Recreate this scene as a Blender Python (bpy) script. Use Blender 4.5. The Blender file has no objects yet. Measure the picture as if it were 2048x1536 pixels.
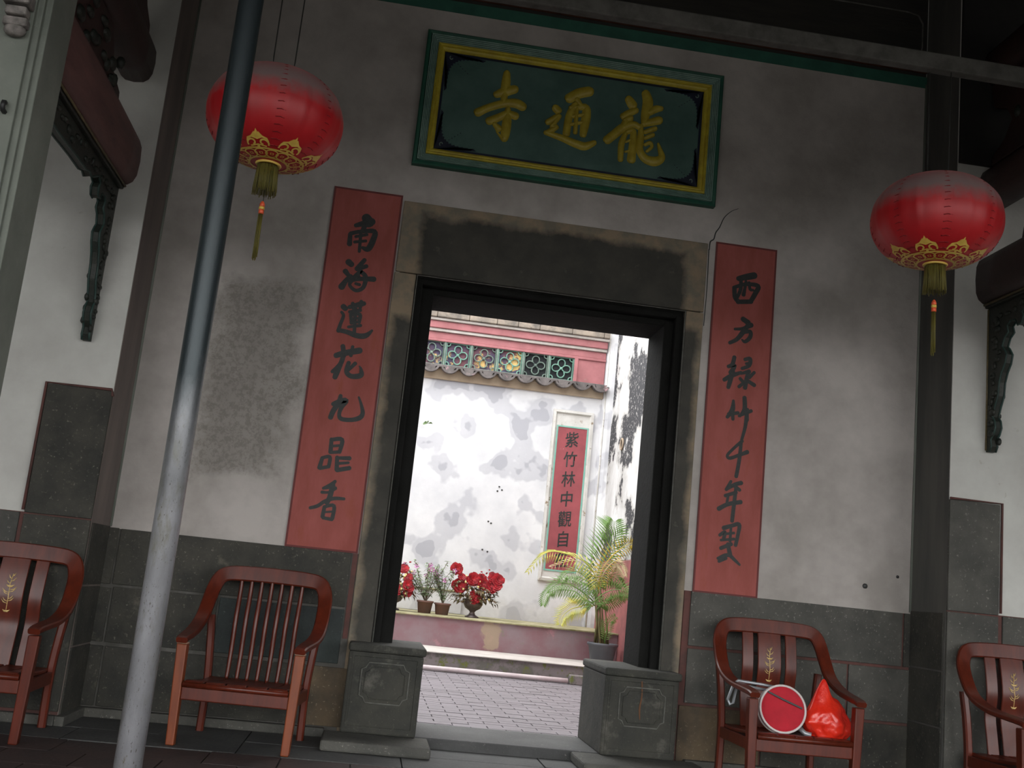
import bpy, math, random
from mathutils import Vector, Matrix
random.seed(7)
S = bpy.context.scene
COL = S.collection
R = math.radians

# ---------------------------------------------------------------- camera
cam_d = bpy.data.cameras.new('camera')
cam = bpy.data.objects.new('camera', cam_d); COL.objects.link(cam); S.camera = cam
cam_d.sensor_width = 36.0
cam_d.lens = 2150.0 / 2048.0 * 36.0
cam_d.clip_end = 200
yaw, pit, rol = R(6.258), R(10.834), R(5.917)
fwd = Vector((math.sin(yaw)*math.cos(pit), math.cos(yaw)*math.cos(pit), math.sin(pit)))
right0 = Vector((math.cos(yaw), -math.sin(yaw), 0)); up0 = right0.cross(fwd)
rx = right0*math.cos(rol) + up0*math.sin(rol); ux = -right0*math.sin(rol) + up0*math.cos(rol)
M = Matrix((rx, ux, -fwd)).transposed().to_4x4()
M.translation = Vector((0, 0, 0.92))
cam.matrix_world = M

# ---------------------------------------------------------------- world: bright overcast sky
w = bpy.data.worlds.new('world'); S.world = w; w.use_nodes = True
bg = w.node_tree.nodes['Background']
bg.inputs[0].default_value = (0.95, 0.955, 0.955, 1)
bg.inputs[1].default_value = 1.0
S.view_settings.view_transform = 'Standard'
S.view_settings.look = 'None'
S.view_settings.gamma = 1
S.view_settings.use_curve_mapping = False
S.view_settings.exposure = 2.38
try:
    S.cycles.use_denoising = True
    S.cycles.max_bounces = 8
except Exception: pass

# ---------------------------------------------------------------- materials
MATS = {}
def mat(name, c1, c2=None, rough=0.8, scale=6.0, bump=0.0, bscale=40.0, metal=0.0, spots=None, lo=0.35, hi=0.65,
        stretch=None, coat=0.0, detail=6.0, extra=None, trans=0.0, spec=None):
    """procedural: two colours mixed by noise, optional speckle layer (colour, scale, threshold), optional fine bump"""
    if name in MATS: return MATS[name]
    m = bpy.data.materials.new(name); m.use_nodes = True; nt = m.node_tree; n = nt.nodes; L = nt.links
    b = n['Principled BSDF']; b.inputs['Roughness'].default_value = rough; b.inputs['Metallic'].default_value = metal
    if coat: b.inputs['Coat Weight'].default_value = coat; b.inputs['Coat Roughness'].default_value = 0.15
    if spec is not None: b.inputs['Specular IOR Level'].default_value = spec
    if trans: b.inputs['Transmission Weight'].default_value = trans
    tc = n.new('ShaderNodeTexCoord'); vec = tc.outputs['Object']
    if stretch:
        mp = n.new('ShaderNodeMapping'); mp.inputs['Scale'].default_value = stretch; L.new(vec, mp.inputs[0]); vec2 = mp.outputs[0]
    else: vec2 = vec
    def noise(sc, v=vec2, det=detail, ro=0.6):
        t = n.new('ShaderNodeTexNoise'); t.inputs['Scale'].default_value = sc; t.inputs['Detail'].default_value = det
        t.inputs['Roughness'].default_value = ro; L.new(v, t.inputs['Vector']); return t.outputs['Fac']
    def ramp(f, a, c):
        r = n.new('ShaderNodeMapRange'); r.inputs['From Min'].default_value = a; r.inputs['From Max'].default_value = c
        r.clamp = True; L.new(f, r.inputs['Value']); return r.outputs[0]
    def mix(f, a, c):
        x = n.new('ShaderNodeMix'); x.data_type = 'RGBA'
        if isinstance(f, float): x.inputs[0].default_value = f
        else: L.new(f, x.inputs[0])
        for s, i in ((a, 6), (c, 7)):
            if isinstance(s, tuple): x.inputs[i].default_value = s + (1,)
            else: L.new(s, x.inputs[i])
        return x.outputs[2]
    col = c1
    if c2: col = mix(ramp(noise(scale), lo, hi), c1, c2)
    for s in (spots or []):
        sc_, th_, soft_, c_ = s[0], s[1], s[2], s[3]
        col = mix(ramp(noise(sc_, det=8.0, ro=0.7), th_, th_+soft_), col, c_)
    H = dict(nt=nt, n=n, L=L, vec=vec, noise=noise, ramp=ramp, mix=mix, tc=tc)
    if extra: col = extra(H, col)
    if isinstance(col, tuple): b.inputs['Base Color'].default_value = col + (1,)
    else: L.new(col, b.inputs['Base Color'])
    if bump:
        bp = n.new('ShaderNodeBump'); bp.inputs['Strength'].default_value = bump; bp.inputs['Distance'].default_value = 0.01
        L.new(noise(bscale), bp.inputs['Height']); L.new(bp.outputs[0], b.inputs['Normal'])
    MATS[name] = m; return m

def mnode(H, op, a, b=None):
    t = H['n'].new('ShaderNodeMath'); t.operation = op
    for i, v in enumerate((a, b)):
        if v is None: continue
        if isinstance(v, (int, float)): t.inputs[i].default_value = v
        else: H['L'].new(v, t.inputs[i])
    return t.outputs[0]
def xyz(H):
    s = H['n'].new('ShaderNodeSeparateXYZ'); H['L'].new(H['vec'], s.inputs[0]); return s.outputs
def boxmask(H, x0, x1, z0, z1, soft, wob=0.0, wsc=5.0):
    """1 inside the x-z rectangle, wobbling edge"""
    X, Y_, Z = xyz(H)
    nz = mnode(H, 'MULTIPLY', mnode(H, 'SUBTRACT', H['noise'](wsc), 0.5), wob)
    a = mnode(H, 'MINIMUM', mnode(H, 'SUBTRACT', X, x0), mnode(H, 'SUBTRACT', x1, X))
    c = mnode(H, 'MINIMUM', mnode(H, 'SUBTRACT', Z, z0), mnode(H, 'SUBTRACT', z1, Z))
    d = mnode(H, 'ADD', mnode(H, 'MINIMUM', a, c), nz)
    return H['ramp'](d, -soft/2, soft/2)

def plaster_extra(H, col):
    # rough stained patch of the plaster left of the couplet, its own worn shape
    m1 = boxmask(H, -1.12, -0.60, 1.42, 2.62, 0.10, 0.45, 3.0)
    sp = H['ramp'](H['noise'](38.0, det=8.0, ro=0.75), 0.47, 0.56)
    col = H['mix'](mnode(H, 'MULTIPLY', m1, 0.55), col, (0.17, 0.155, 0.135))
    col = H['mix'](mnode(H, 'MULTIPLY', mnode(H, 'MULTIPLY', m1, sp), 0.38), col, (0.10, 0.085, 0.07))
    # tiny specks all over
    s2 = H['ramp'](H['noise'](70.0, det=4.0, ro=0.6), 0.70, 0.74)
    return H['mix'](mnode(H, 'MULTIPLY', s2, 0.5), col, (0.16, 0.13, 0.11))
PLASTER = mat('plaster', (0.47, 0.435, 0.405), (0.32, 0.293, 0.27), 0.92, 2.2, 0.25, 30, extra=plaster_extra)
PLASTER2 = mat('plaster_side', (0.60, 0.60, 0.56), (0.47, 0.46, 0.43), 0.92, 2.0, 0.2, 30,
               spots=[(9.0, 0.66, 0.1, (0.34, 0.31, 0.26))])
RETURN = mat('return_paint', (0.20, 0.165, 0.145), (0.14, 0.115, 0.105), 0.9, 2.0, 0.1, 30, stretch=(3, 3, 0.5))
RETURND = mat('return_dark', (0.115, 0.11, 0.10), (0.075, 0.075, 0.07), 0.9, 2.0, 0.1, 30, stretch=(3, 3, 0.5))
STONE = mat('granite_dark', (0.055, 0.052, 0.042), (0.028, 0.028, 0.024), 0.85, 5, 0.5, 45,
            spots=[(60, 0.60, 0.08, (0.17, 0.16, 0.13)), (7, 0.60, 0.15, (0.12, 0.11, 0.085))])
STONEB = mat('granite_mid', (0.095, 0.092, 0.08), (0.052, 0.052, 0.046), 0.85, 4, 0.5, 45,
             spots=[(60, 0.60, 0.08, (0.24, 0.23, 0.20))])
STONEBR = mat('granite_brown', (0.12, 0.086, 0.05), (0.065, 0.05, 0.034), 0.85, 6, 0.5, 45,
              spots=[(60, 0.60, 0.08, (0.26, 0.21, 0.14))])
STONEG = mat('granite_green', (0.04, 0.05, 0.047), (0.025, 0.03, 0.03), 0.85, 5, 0.5, 45, spots=[(60, 0.62, 0.08, (0.1, 0.11, 0.1))])
MORTAR = mat('mortar_grey', (0.12, 0.115, 0.105), (0.06, 0.058, 0.05), 0.95, 8)
MORTARR = mat('mortar_red', (0.13, 0.052, 0.045), (0.075, 0.042, 0.036), 0.95, 8)
COLSTONE = mat('column_stone', (0.20, 0.215, 0.185), (0.14, 0.155, 0.13), 0.8, 3, 0.2, 40, spots=[(70, 0.62, 0.08, (0.25, 0.26, 0.23))])
def surround_extra(H, col):
    m1 = boxmask(H, 0.06, 1.76, 2.70, 3.17, 0.05, 0.16, 5.0)
    m2 = boxmask(H, -0.06, 0.30, 0.3, 2.50, 0.05, 0.12, 6.0)
    m3 = boxmask(H, 1.60, 1.865, 0.3, 2.66, 0.05, 0.10, 6.0)
    m = mnode(H, 'MAXIMUM', mnode(H, 'MAXIMUM', m1, m2), m3)
    return H['mix'](m, H['mix'](H['ramp'](H['noise'](8.0), 0.4, 0.6), (0.26, 0.20, 0.135), (0.17, 0.15, 0.115)), col)
SURR = mat('door_stone', (0.062, 0.058, 0.048), (0.040, 0.039, 0.033), 0.9, 5, 0.5, 40,
           spots=[(14, 0.63, 0.12, (0.10, 0.095, 0.075))], extra=surround_extra)
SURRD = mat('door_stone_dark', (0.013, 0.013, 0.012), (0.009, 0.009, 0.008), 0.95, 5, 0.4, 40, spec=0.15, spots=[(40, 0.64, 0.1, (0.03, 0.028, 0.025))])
PEDM = mat('pedestal_stone', (0.045, 0.044, 0.035), (0.024, 0.025, 0.021), 0.85, 6, 0.5, 45,
           spots=[(60, 0.6, 0.08, (0.12, 0.115, 0.09)), (5, 0.60, 0.12, (0.10, 0.095, 0.08))])
CORB = mat('corbel_stone', (0.30, 0.27, 0.25), (0.12, 0.11, 0.10), 0.85, 20, 0.4, 40)
RUST = mat('rust', (0.11, 0.05, 0.022), None, 0.9)
PALELINE = mat('worn_edge', (0.13, 0.13, 0.115), (0.08, 0.08, 0.07), 0.9, 30)
FLOORS = mat('floor_stone', (0.075, 0.076, 0.074), (0.045, 0.045, 0.045), 0.75, 3, 0.4, 40, spots=[(50, 0.6, 0.08, (0.17, 0.165, 0.15))])
FLOORT = mat('floor_red_tile', (0.068, 0.042, 0.038), (0.042, 0.031, 0.031), 0.7, 4, 0.35, 40, spots=[(3, 0.58, 0.15, (0.035, 0.028, 0.026))])
FLOORJ = mat('floor_joint', (0.12, 0.115, 0.105), (0.07, 0.066, 0.06), 0.95, 9)
GROUND = mat('ground_outside', (0.09, 0.085, 0.078), (0.06, 0.057, 0.052), 0.95, 1)
COUPR = mat('couplet_red', (0.34, 0.088, 0.075), (0.265, 0.062, 0.048), 0.8, 5, 0.15, 40, spots=[(3.0, 0.57, 0.15, (0.28, 0.065, 0.035))], stretch=(2, 2, 0.6))
INK = mat('black_paint', (0.010, 0.013, 0.012), (0.02, 0.024, 0.022), 0.6, 40)
REDLINE = mat('red_edge_paint', (0.13, 0.03, 0.028), None, 0.8)
PGREEN = mat('plaque_green', (0.085, 0.165, 0.14), (0.055, 0.12, 0.10), 0.55, 5, 0.1, 40)
PDGREEN = mat('frame_dark_green', (0.018, 0.11, 0.065), (0.012, 0.075, 0.05), 0.55, 8)
PPALE = mat('frame_pale_green', (0.22, 0.34, 0.29), (0.14, 0.24, 0.20), 0.6, 12, 0.1, 60)
GOLD = mat('gold_paint', (0.60, 0.50, 0.05), (0.44, 0.34, 0.04), 0.42, 14, 0.2, 40, spots=[(9, 0.66, 0.1, (0.13, 0.09, 0.04))])
GOLDL = mat('gold_letters', (0.50, 0.40, 0.05), (0.38, 0.29, 0.03), 0.38, 20, 0.2, 40)
NAVY = mat('navy_paint', (0.007, 0.011, 0.032), (0.01, 0.014, 0.028), 0.5, 8)
SCROLL = mat('pale_scroll_paint', (0.16, 0.23, 0.20), None, 0.6)
GREENP = mat('green_stripe', (0.03, 0.13, 0.09), (0.02, 0.09, 0.065), 0.7, 6)
ORANGEP = mat('orange_brown_timber', (0.16, 0.065, 0.035), (0.09, 0.04, 0.025), 0.8, 6)
TIMBER = mat('dark_timber', (0.030, 0.027, 0.022), (0.018, 0.017, 0.015), 0.75, 6, 0.2, 30, stretch=(0.4, 3, 3))
TIMBER2 = mat('black_timber', (0.016, 0.015, 0.014), (0.010, 0.009, 0.009), 0.8, 6, 0.2, 30)
BEAMG = mat('grey_beam', (0.12, 0.115, 0.105), (0.07, 0.068, 0.06), 0.85, 12, 0.3, 50)
BEAMR = mat('faded_red_beam', (0.20, 0.095, 0.085), (0.13, 0.06, 0.055), 0.55, 3, 0.2, 30, stretch=(4, 0.7, 4), spots=[(6, 0.62, 0.1, (0.06, 0.03, 0.028))])
BEAMD = mat('dark_red_beam', (0.055, 0.022, 0.02), (0.032, 0.016, 0.015), 0.5, 3, 0.2, 30)
CARVE = mat('carved_board', (0.018, 0.024, 0.020), (0.03, 0.032, 0.024), 0.5, 10, 0.4, 60, spots=[(18, 0.66, 0.06, (0.14, 0.11, 0.045))])
CARVEG = mat('carved_green', (0.025, 0.06, 0.05), (0.018, 0.04, 0.034), 0.5, 10, 0.3, 60)
GILT = mat('gilt_line', (0.20, 0.15, 0.07), (0.10, 0.08, 0.04), 0.5, 20)
def wood_extra(H, col):
    return col
WOOD = mat('mahogany', (0.115, 0.018, 0.007), (0.07, 0.011, 0.005), 0.36, 4, 0.05, 60, stretch=(6, 6, 1), coat=0.12, spec=0.4)
WOODLIT = mat('mahogany_lit', (0.22, 0.048, 0.010), (0.15, 0.030, 0.008), 0.42, 4, 0.05, 60, stretch=(6, 6, 1), coat=0.15)  # mahogany again, with the orange lit look of the front legs in its colour
CAP = mat('pale_worn_cap', (0.40, 0.27, 0.19), (0.28, 0.16, 0.10), 0.4, 30)
GOLDM = mat('gold_inlay', (0.70, 0.50, 0.20), None, 0.4)
def pipe_extra(H, col):
    X, Y_, Z = xyz(H)
    dark = H['ramp'](Z, 1.0, 1.75)       # painted dark blue-grey above, bare galvanised below
    nz = mnode(H, 'ADD', Z, mnode(H, 'MULTIPLY', H['noise'](3.0), 0.8))
    dark = H['ramp'](nz, 1.45, 2.05)
    return H['mix'](dark, col, (0.030, 0.040, 0.044))
PIPE = mat('galvanised_pipe', (0.36, 0.36, 0.38), (0.24, 0.24, 0.25), 0.36, 4, 0.15, 60, metal=0.35, stretch=(3, 3, 1),
           spots=[(5, 0.52, 0.15, (0.22, 0.215, 0.19)), (45, 0.60, 0.05, (0.10, 0.09, 0.07)), (9, 0.62, 0.08, (0.17, 0.15, 0.09))], extra=pipe_extra)
def lantern_extra(H, col):
    X, Y_, Z = xyz(H)
    nz = mnode(H, 'ADD', Z, mnode(H, 'MULTIPLY', mnode(H, 'SUBTRACT', H['noise'](22.0, det=8.0, ro=0.7), 0.5), 0.10))
    return H['mix'](H['ramp'](nz, 0.0, 0.085), col, (0.20, 0.15, 0.145))     # settled dust on the crown
SATIN = mat('red_satin', (0.50, 0.007, 0.012), (0.36, 0.005, 0.009), 0.46, 3, 0.0, extra=lantern_extra)
def _sat():
    b = SATIN.node_tree.nodes['Principled BSDF']
    b.inputs['Sheen Weight'].default_value = 0.3; b.inputs['Sheen Tint'].default_value = (1, 0.2, 0.2, 1)
    b.inputs['Specular IOR Level'].default_value = 0.6
_sat()
GOLDF = mat('gold_foil', (0.80, 0.56, 0.12), (0.68, 0.44, 0.08), 0.45, 20)
FRINGE = mat('olive_fringe', (0.22, 0.19, 0.035), (0.12, 0.10, 0.02), 0.6, 60, stretch=(4, 4, .3))
BEADR = mat('orange_bead', (0.75, 0.11, 0.04), None, 0.4)
BLACKM = mat('black_metal', (0.02, 0.02, 0.02), None, 0.5)
WIRE = mat('dark_wire', (0.025, 0.025, 0.022), None, 0.6)
BAG = mat('red_plastic', (0.80, 0.035, 0.014), (0.66, 0.02, 0.012), 0.22, 10, 0.6, 22, coat=0.3)
def _bag():
    b = BAG.node_tree.nodes['Principled BSDF']; b.inputs['Subsurface Weight'].default_value = 0.15
    b.inputs['Subsurface Radius'].default_value = (0.04, 0.008, 0.004)
_bag()
REDCLOTH = mat('red_cloth', (0.50, 0.012, 0.028), (0.38, 0.009, 0.02), 0.85, 12)
WHITERIM = mat('white_piping', (0.62, 0.56, 0.54), None, 0.6)
GREYTUBE = mat('grey_tube', (0.36, 0.38, 0.40), None, 0.35, metal=0.5)
# courtyard
def cw_extra(H, col):
    b1 = H['ramp'](H['noise'](2.3, det=3.0, ro=0.45), 0.52, 0.56)
    b2 = H['ramp'](H['noise'](2.3, det=3.0, ro=0.45), 0.62, 0.64)
    col = H['mix'](mnode(H, 'MULTIPLY', b1, 0.62), col, (0.43, 0.43, 0.47))
    col = H['mix'](mnode(H, 'MULTIPLY', b2, 0.6), col, (0.33, 0.33, 0.37))
    X, Y_, Z = xyz(H)
    low = mnode(H, 'MULTIPLY', H['ramp'](mnode(H, 'ADD', Z, mnode(H, 'MULTIPLY', H['noise'](5.0), 0.6)), 1.15, 0.80), 0.55)
    return H['mix'](low, col, (0.36, 0.34, 0.32))
CWALL = mat('courtyard_whitewash', (0.74, 0.735, 0.75), (0.60, 0.60, 0.625), 0.9, 1.6, 0.1, 30, extra=cw_extra)
def sw_extra(H, col):
    X, Y_, Z = xyz(H)
    nb = H['noise'](1.25, det=8.0, ro=0.6)
    hz = H['ramp'](Z, 1.2, 2.6)
    blk = H['ramp'](nb, 0.515, 0.535)
    col = H['mix'](mnode(H, 'MULTIPLY', H['ramp'](nb, 0.46, 0.52), 0.6), col, (0.42, 0.40, 0.37))
    blk2 = mnode(H, 'MULTIPLY', blk, H['ramp'](H['noise'](24.0), 0.36, 0.42))
    col = H['mix'](blk2, col, (0.045, 0.045, 0.05))
    dado = H['ramp'](Z, 1.43, 1.41)
    pk = H['mix'](H['ramp'](H['noise'](6.0), 0.4, 0.7), (0.40, 0.13, 0.13), (0.25, 0.10, 0.10))
    return H['mix'](dado, col, pk)
SWALL = mat('mould_whitewash', (0.76, 0.76, 0.76), (0.55, 0.54, 0.53), 0.9, 2.2, 0.15, 30, extra=sw_extra)
PINK = mat('pink_paint', (0.40, 0.155, 0.165), (0.30, 0.115, 0.12), 0.85, 5, 0.1, 30, spots=[(8, 0.62, 0.08, (0.30, 0.20, 0.18)), (30, 0.66, 0.05, (0.55, 0.45, 0.42))])
def riser_extra(H, col):
    m = boxmask(H, 1.38, 1.56, 0.22, 0.53, 0.03, 0.22, 9.0)
    return H['mix'](mnode(H, 'MULTIPLY', m, 0.8), col, (0.36, 0.28, 0.19))
RISER = mat('faded_pink_riser', (0.23, 0.115, 0.13), (0.25, 0.19, 0.205), 0.9, 2.6, 0.1, 30, spots=[(7, 0.62, 0.06, (0.20, 0.19, 0.14)), (4, 0.60, 0.1, (0.42, 0.21, 0.24))], extra=riser_extra)
LOWR = mat('mossy_riser', (0.24, 0.21, 0.21), (0.19, 0.17, 0.17), 0.9, 3, 0.2, 30, spots=[(4.5, 0.50, 0.06, (0.14, 0.135, 0.12)), (9, 0.56, 0.06, (0.15, 0.17, 0.045))])
PALETOP = mat('pale_cement_top', (0.52, 0.48, 0.45), (0.40, 0.37, 0.34), 0.9, 4, 0.1, 30)
MOSSTOP = mat('mossy_cement_top', (0.42, 0.38, 0.24), (0.16, 0.15, 0.06), 0.9, 5, 0.1, 30)
COPING = mat('weathered_coping', (0.30, 0.25, 0.20), (0.13, 0.115, 0.10), 0.95, 6, 0.5, 30, spots=[(14, 0.60, 0.08, (0.07, 0.06, 0.05))])
PIPEP = mat('pale_plastic_pipe', (0.62, 0.55, 0.56), (0.5, 0.42, 0.43), 0.6, 6)
PAVE = mat('paving_brick', (0.20, 0.18, 0.195), (0.165, 0.15, 0.16), 0.85, 2.0, 0.2, 30, spots=[(3, 0.58, 0.15, (0.24, 0.215, 0.23))])
PAVEJ = mat('paving_joint', (0.15, 0.13, 0.14), (0.115, 0.10, 0.105), 0.95, 9)
LATT = mat('green_glaze', (0.18, 0.35, 0.27), (0.11, 0.24, 0.19), 0.35, 10, 0.1, 40)
LATTG = mat('grey_green_glaze', (0.16, 0.22, 0.18), (0.09, 0.13, 0.11), 0.5, 10)
BACKD = mat('shadow_backing', (0.012, 0.014, 0.016), None, 0.9)
BACKT = mat('painted_backing', (0.16, 0.05, 0.05), (0.05, 0.05, 0.10), 0.8, 2.5, spots=[(3.5, 0.56, 0.05, (0.62, 0.42, 0.16))])
TILEG = mat('grey_roof_tile', (0.17, 0.15, 0.145), (0.08, 0.07, 0.068), 0.9, 8, 0.4, 30, spots=[(5, 0.6, 0.08, (0.45, 0.28, 0.30))])
BANDT = mat('tan_shadow_band', (0.42, 0.33, 0.24), (0.33, 0.25, 0.18), 0.9, 4)
TEAL = mat('teal_border', (0.16, 0.42, 0.34), (0.25, 0.45, 0.38), 0.7, 9)
WFRAME = mat('stained_white_frame', (0.66, 0.64, 0.61), (0.52, 0.50, 0.47), 0.9, 5, spots=[(8, 0.58, 0.08, (0.24, 0.17, 0.10))])
CRED = mat('court_red_board', (0.34, 0.075, 0.085), (0.26, 0.06, 0.07), 0.8, 4, spots=[(12, 0.66, 0.06, (0.55, 0.30, 0.30))])
TERRA = mat('terracotta', (0.19, 0.09, 0.07), (0.14, 0.085, 0.075), 0.85, 10)
PLASTP = mat('grey_plastic_pot', (0.085, 0.092, 0.105), (0.065, 0.07, 0.08), 0.5, 6)
SOIL = mat('soil', (0.04, 0.03, 0.022), (0.02, 0.016, 0.012), 0.95, 30)
URNM = mat('bronze_urn', (0.13, 0.10, 0.10), (0.07, 0.05, 0.05), 0.35, 14, 0.3, 30, metal=0.3)
PETAL = mat('red_petal', (0.46, 0.006, 0.016), (0.16, 0.003, 0.008), 0.6, 22)
PETALP = mat('pink_petal', (0.75, 0.30, 0.62), (0.60, 0.2, 0.5), 0.6, 30)
YELP = mat('cream_bud', (0.80, 0.66, 0.28), None, 0.6)
LEAFD = mat('dark_leaf', (0.10, 0.10, 0.045), (0.15, 0.075, 0.04), 0.6, 20)
LEAFG = mat('green_leaf', (0.17, 0.30, 0.07), (0.11, 0.22, 0.05), 0.5, 8)
LEAFY = mat('yellow_leaf', (0.55, 0.50, 0.09), (0.36, 0.40, 0.08), 0.5, 8)
LEAFO = mat('golden_leaf', (0.70, 0.48, 0.04), (0.5, 0.4, 0.06), 0.5, 8)
LEAFP = mat('dry_leaf', (0.58, 0.46, 0.27), (0.48, 0.42, 0.25), 0.7, 8)
LEAFS = mat('sage_leaf', (0.22, 0.30, 0.16), (0.30, 0.37, 0.24), 0.6, 12)
STEMM = mat('palm_stem', (0.20, 0.15, 0.07), (0.12, 0.14, 0.05), 0.6, 12)
TWIG = mat('twig', (0.20, 0.17, 0.12), None, 0.8)
ORNO = mat('orange_ornament', (0.65, 0.22, 0.08), (0.45, 0.30, 0.18), 0.6, 20)
SEAM = mat('dark_seam', (0.27, 0.006, 0.009), None, 0.6)

# ---------------------------------------------------------------- mesh builder
class MB:
    def __init__(s): s.v = []; s.f = []
    def add(s, vs, fs):
        o = len(s.v); s.v += [tuple(v) for v in vs]; s.f += [tuple(i+o for i in f) for f in fs]; return s
    def box(s, x0, x1, y0, y1, z0, z1):
        return s.add([(x0,y0,z0),(x1,y0,z0),(x1,y1,z0),(x0,y1,z0),(x0,y0,z1),(x1,y0,z1),(x1,y1,z1),(x0,y1,z1)],
                     [(0,3,2,1),(4,5,6,7),(0,1,5,4),(1,2,6,5),(2,3,7,6),(3,0,4,7)])
    def taper(s, cx, cy, z0, z1, a0, b0, a1, b1, dx=0, dy=0):
        vs = [(cx-a0,cy-b0,z0),(cx+a0,cy-b0,z0),(cx+a0,cy+b0,z0),(cx-a0,cy+b0,z0)]
        vs += [(cx+dx-a1,cy+dy-b1,z1),(cx+dx+a1,cy+dy-b1,z1),(cx+dx+a1,cy+dy+b1,z1),(cx+dx-a1,cy+dy+b1,z1)]
        return s.add(vs, [(0,3,2,1),(4,5,6,7),(0,1,5,4),(1,2,6,5),(2,3,7,6),(3,0,4,7)])
    def rings(s, rings, cap=True, closed=False):
        n = len(rings[0]); vs = [p for r in rings for p in r]; fs = []
        m = len(rings)
        for i in range(m if closed else m-1):
            j = (i+1) % m
            for k in range(n):
                k2 = (k+1) % n
                fs.append((i*n+k, i*n+k2, j*n+k2, j*n+k))
        if cap and not closed:
            fs.append(tuple(reversed(range(n)))); fs.append(tuple((m-1)*n+k for k in range(n)))
        return s.add(vs, fs)
    def lathe(s, prof, seg=24, cx=0, cy=0, cz=0, cap=False, mod=None):
        rr = []
        for r, z in prof:
            ring = []
            for k in range(seg):
                a = 2*math.pi*k/seg; q = r*(mod(a, z) if mod else 1)
                ring.append((cx+q*math.cos(a), cy+q*math.sin(a), cz+z))
            rr.append(ring)
        return s.rings(rr, cap)
    def tube(s, pts, r, seg=8, closed=False, cap=True):
        pts = [Vector(p) for p in pts]; n = len(pts); rr = []
        prev = None
        for i, p in enumerate(pts):
            if closed: t = pts[(i+1) % n]-pts[i-1]
            else: t = pts[min(i+1, n-1)]-pts[max(i-1, 0)]
            t.normalize()
            if prev is None:
                a = Vector((0,0,1)) if abs(t.z) < 0.9 else Vector((1,0,0)); u = t.cross(a).normalized()
            else: u = (prev - t*prev.dot(t)).normalized()
            prev = u; v = t.cross(u); q = r[i] if isinstance(r, (list, tuple)) else r
            rr.append([p+u*q*math.cos(2*math.pi*k/seg)+v*q*math.sin(2*math.pi*k/seg) for k in range(seg)])
        return s.rings(rr, cap, closed)
    def sweep(s, pts, nrm, wid, thk, cap=True):
        """bevelled rectangular bar: width across the path, thickness along nrm"""
        pts = [Vector(p) for p in pts]; n = len(pts); rr = []
        for i, p in enumerate(pts):
            t = (pts[min(i+1, n-1)]-pts[max(i-1, 0)]).normalized()
            N = Vector(nrm[i]); N = (N-t*N.dot(t)).normalized(); W = t.cross(N)
            w_ = (wid[i] if isinstance(wid, list) else wid)/2; h_ = (thk[i] if isinstance(thk, list) else thk)/2
            c = min(w_, h_)*0.45
            rr.append([p+W*a+N*b for a, b in ((-w_+c,-h_),(w_-c,-h_),(w_,-h_+c),(w_,h_-c),(w_-c,h_),(-w_+c,h_),(-w_,h_-c),(-w_,-h_+c))])
        return s.rings(rr, cap)
    def prism(s, poly, y0, y1, axis='y'):
        """extrude a polygon given in (x,z) along y (or (y,z) along x)"""
        n = len(poly)
        if axis == 'y': vs = [(a,y0,b) for a,b in poly]+[(a,y1,b) for a,b in poly]
        elif axis == 'x': vs = [(y0,a,b) for a,b in poly]+[(y1,a,b) for a,b in poly]
        else: vs = [(a,b,y0) for a,b in poly]+[(a,b,y1) for a,b in poly]
        fs = [tuple(range(n)), tuple(reversed(range(n, 2*n)))]
        for k in range(n):
            k2 = (k+1) % n; fs.append((k, k+n, k2+n, k2))
        return s.add(vs, fs)
    def ball(s, c, rx_, ry_=None, rz_=None, seg=10, rg=6):
        ry_ = ry_ or rx_; rz_ = rz_ or rx_
        rr = []
        for i in range(1, rg):
            a = math.pi*i/rg
            rr.append([(c[0]+rx_*math.sin(a)*math.cos(2*math.pi*k/seg), c[1]+ry_*math.sin(a)*math.sin(2*math.pi*k/seg), c[2]-rz_*math.cos(a)) for k in range(seg)])
        return s.rings(rr, True)
    def frame(s, x0, x1, z0, z1, y, prof):
        """mitred frame on a wall facing -y; prof = (inset, height)"""
        rr = []
        for ins, h in prof:
            rr.append([(x0+ins,y-h,z0+ins),(x1-ins,y-h,z0+ins),(x1-ins,y-h,z1-ins),(x0+ins,y-h,z1-ins)])
        return s.rings(rr, False)
    def build(s, name, m, parent=None, smooth=False, bevel=0.0, loc=None, rec=True, sharp=False):
        me = bpy.data.meshes.new(name); me.from_pydata(s.v, [], s.f); me.update()
        if rec:
            import bmesh
            b = bmesh.new(); b.from_mesh(me); bmesh.ops.recalc_face_normals(b, faces=b.faces); b.to_mesh(me); b.free()
        me.materials.append(m)
        if smooth:
            for p in me.polygons: p.use_smooth = True
        if sharp: me.set_sharp_from_angle(angle=R(32))
        o = bpy.data.objects.new(name, me); COL.objects.link(o)
        if parent: o.parent = parent
        if loc: o.location = loc
        if bevel:
            md = o.modifiers.new('bevel', 'BEVEL'); md.width = bevel; md.segments = 2; md.limit_method = 'ANGLE'; md.angle_limit = R(40)
        return o

def tag(o, label=None, cat=None, group=None, kind=None):
    if label: o['label'] = label
    if cat: o['category'] = cat
    if group: o['group'] = group
    if kind: o['kind'] = kind
    return o
def empty(name, loc=(0,0,0), rz=0.0, label=None, cat=None, group=None, kind=None):
    o = bpy.data.objects.new(name, None); COL.objects.link(o); o.location = loc; o.rotation_euler = (0,0,rz)
    o.empty_display_size = 0.1
    return tag(o, label, cat, group, kind)
def copy_tree(o, parent=None):
    c = o.copy(); COL.objects.link(c)
    if parent: c.parent = parent
    for ch in [x for x in bpy.data.objects if x.parent == o]: copy_tree(ch, c)
    return c
def share(src, name, parent, loc):
    c = src.copy(); COL.objects.link(c); c.name = name; c.parent = parent; c.location = loc; return c

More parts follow.
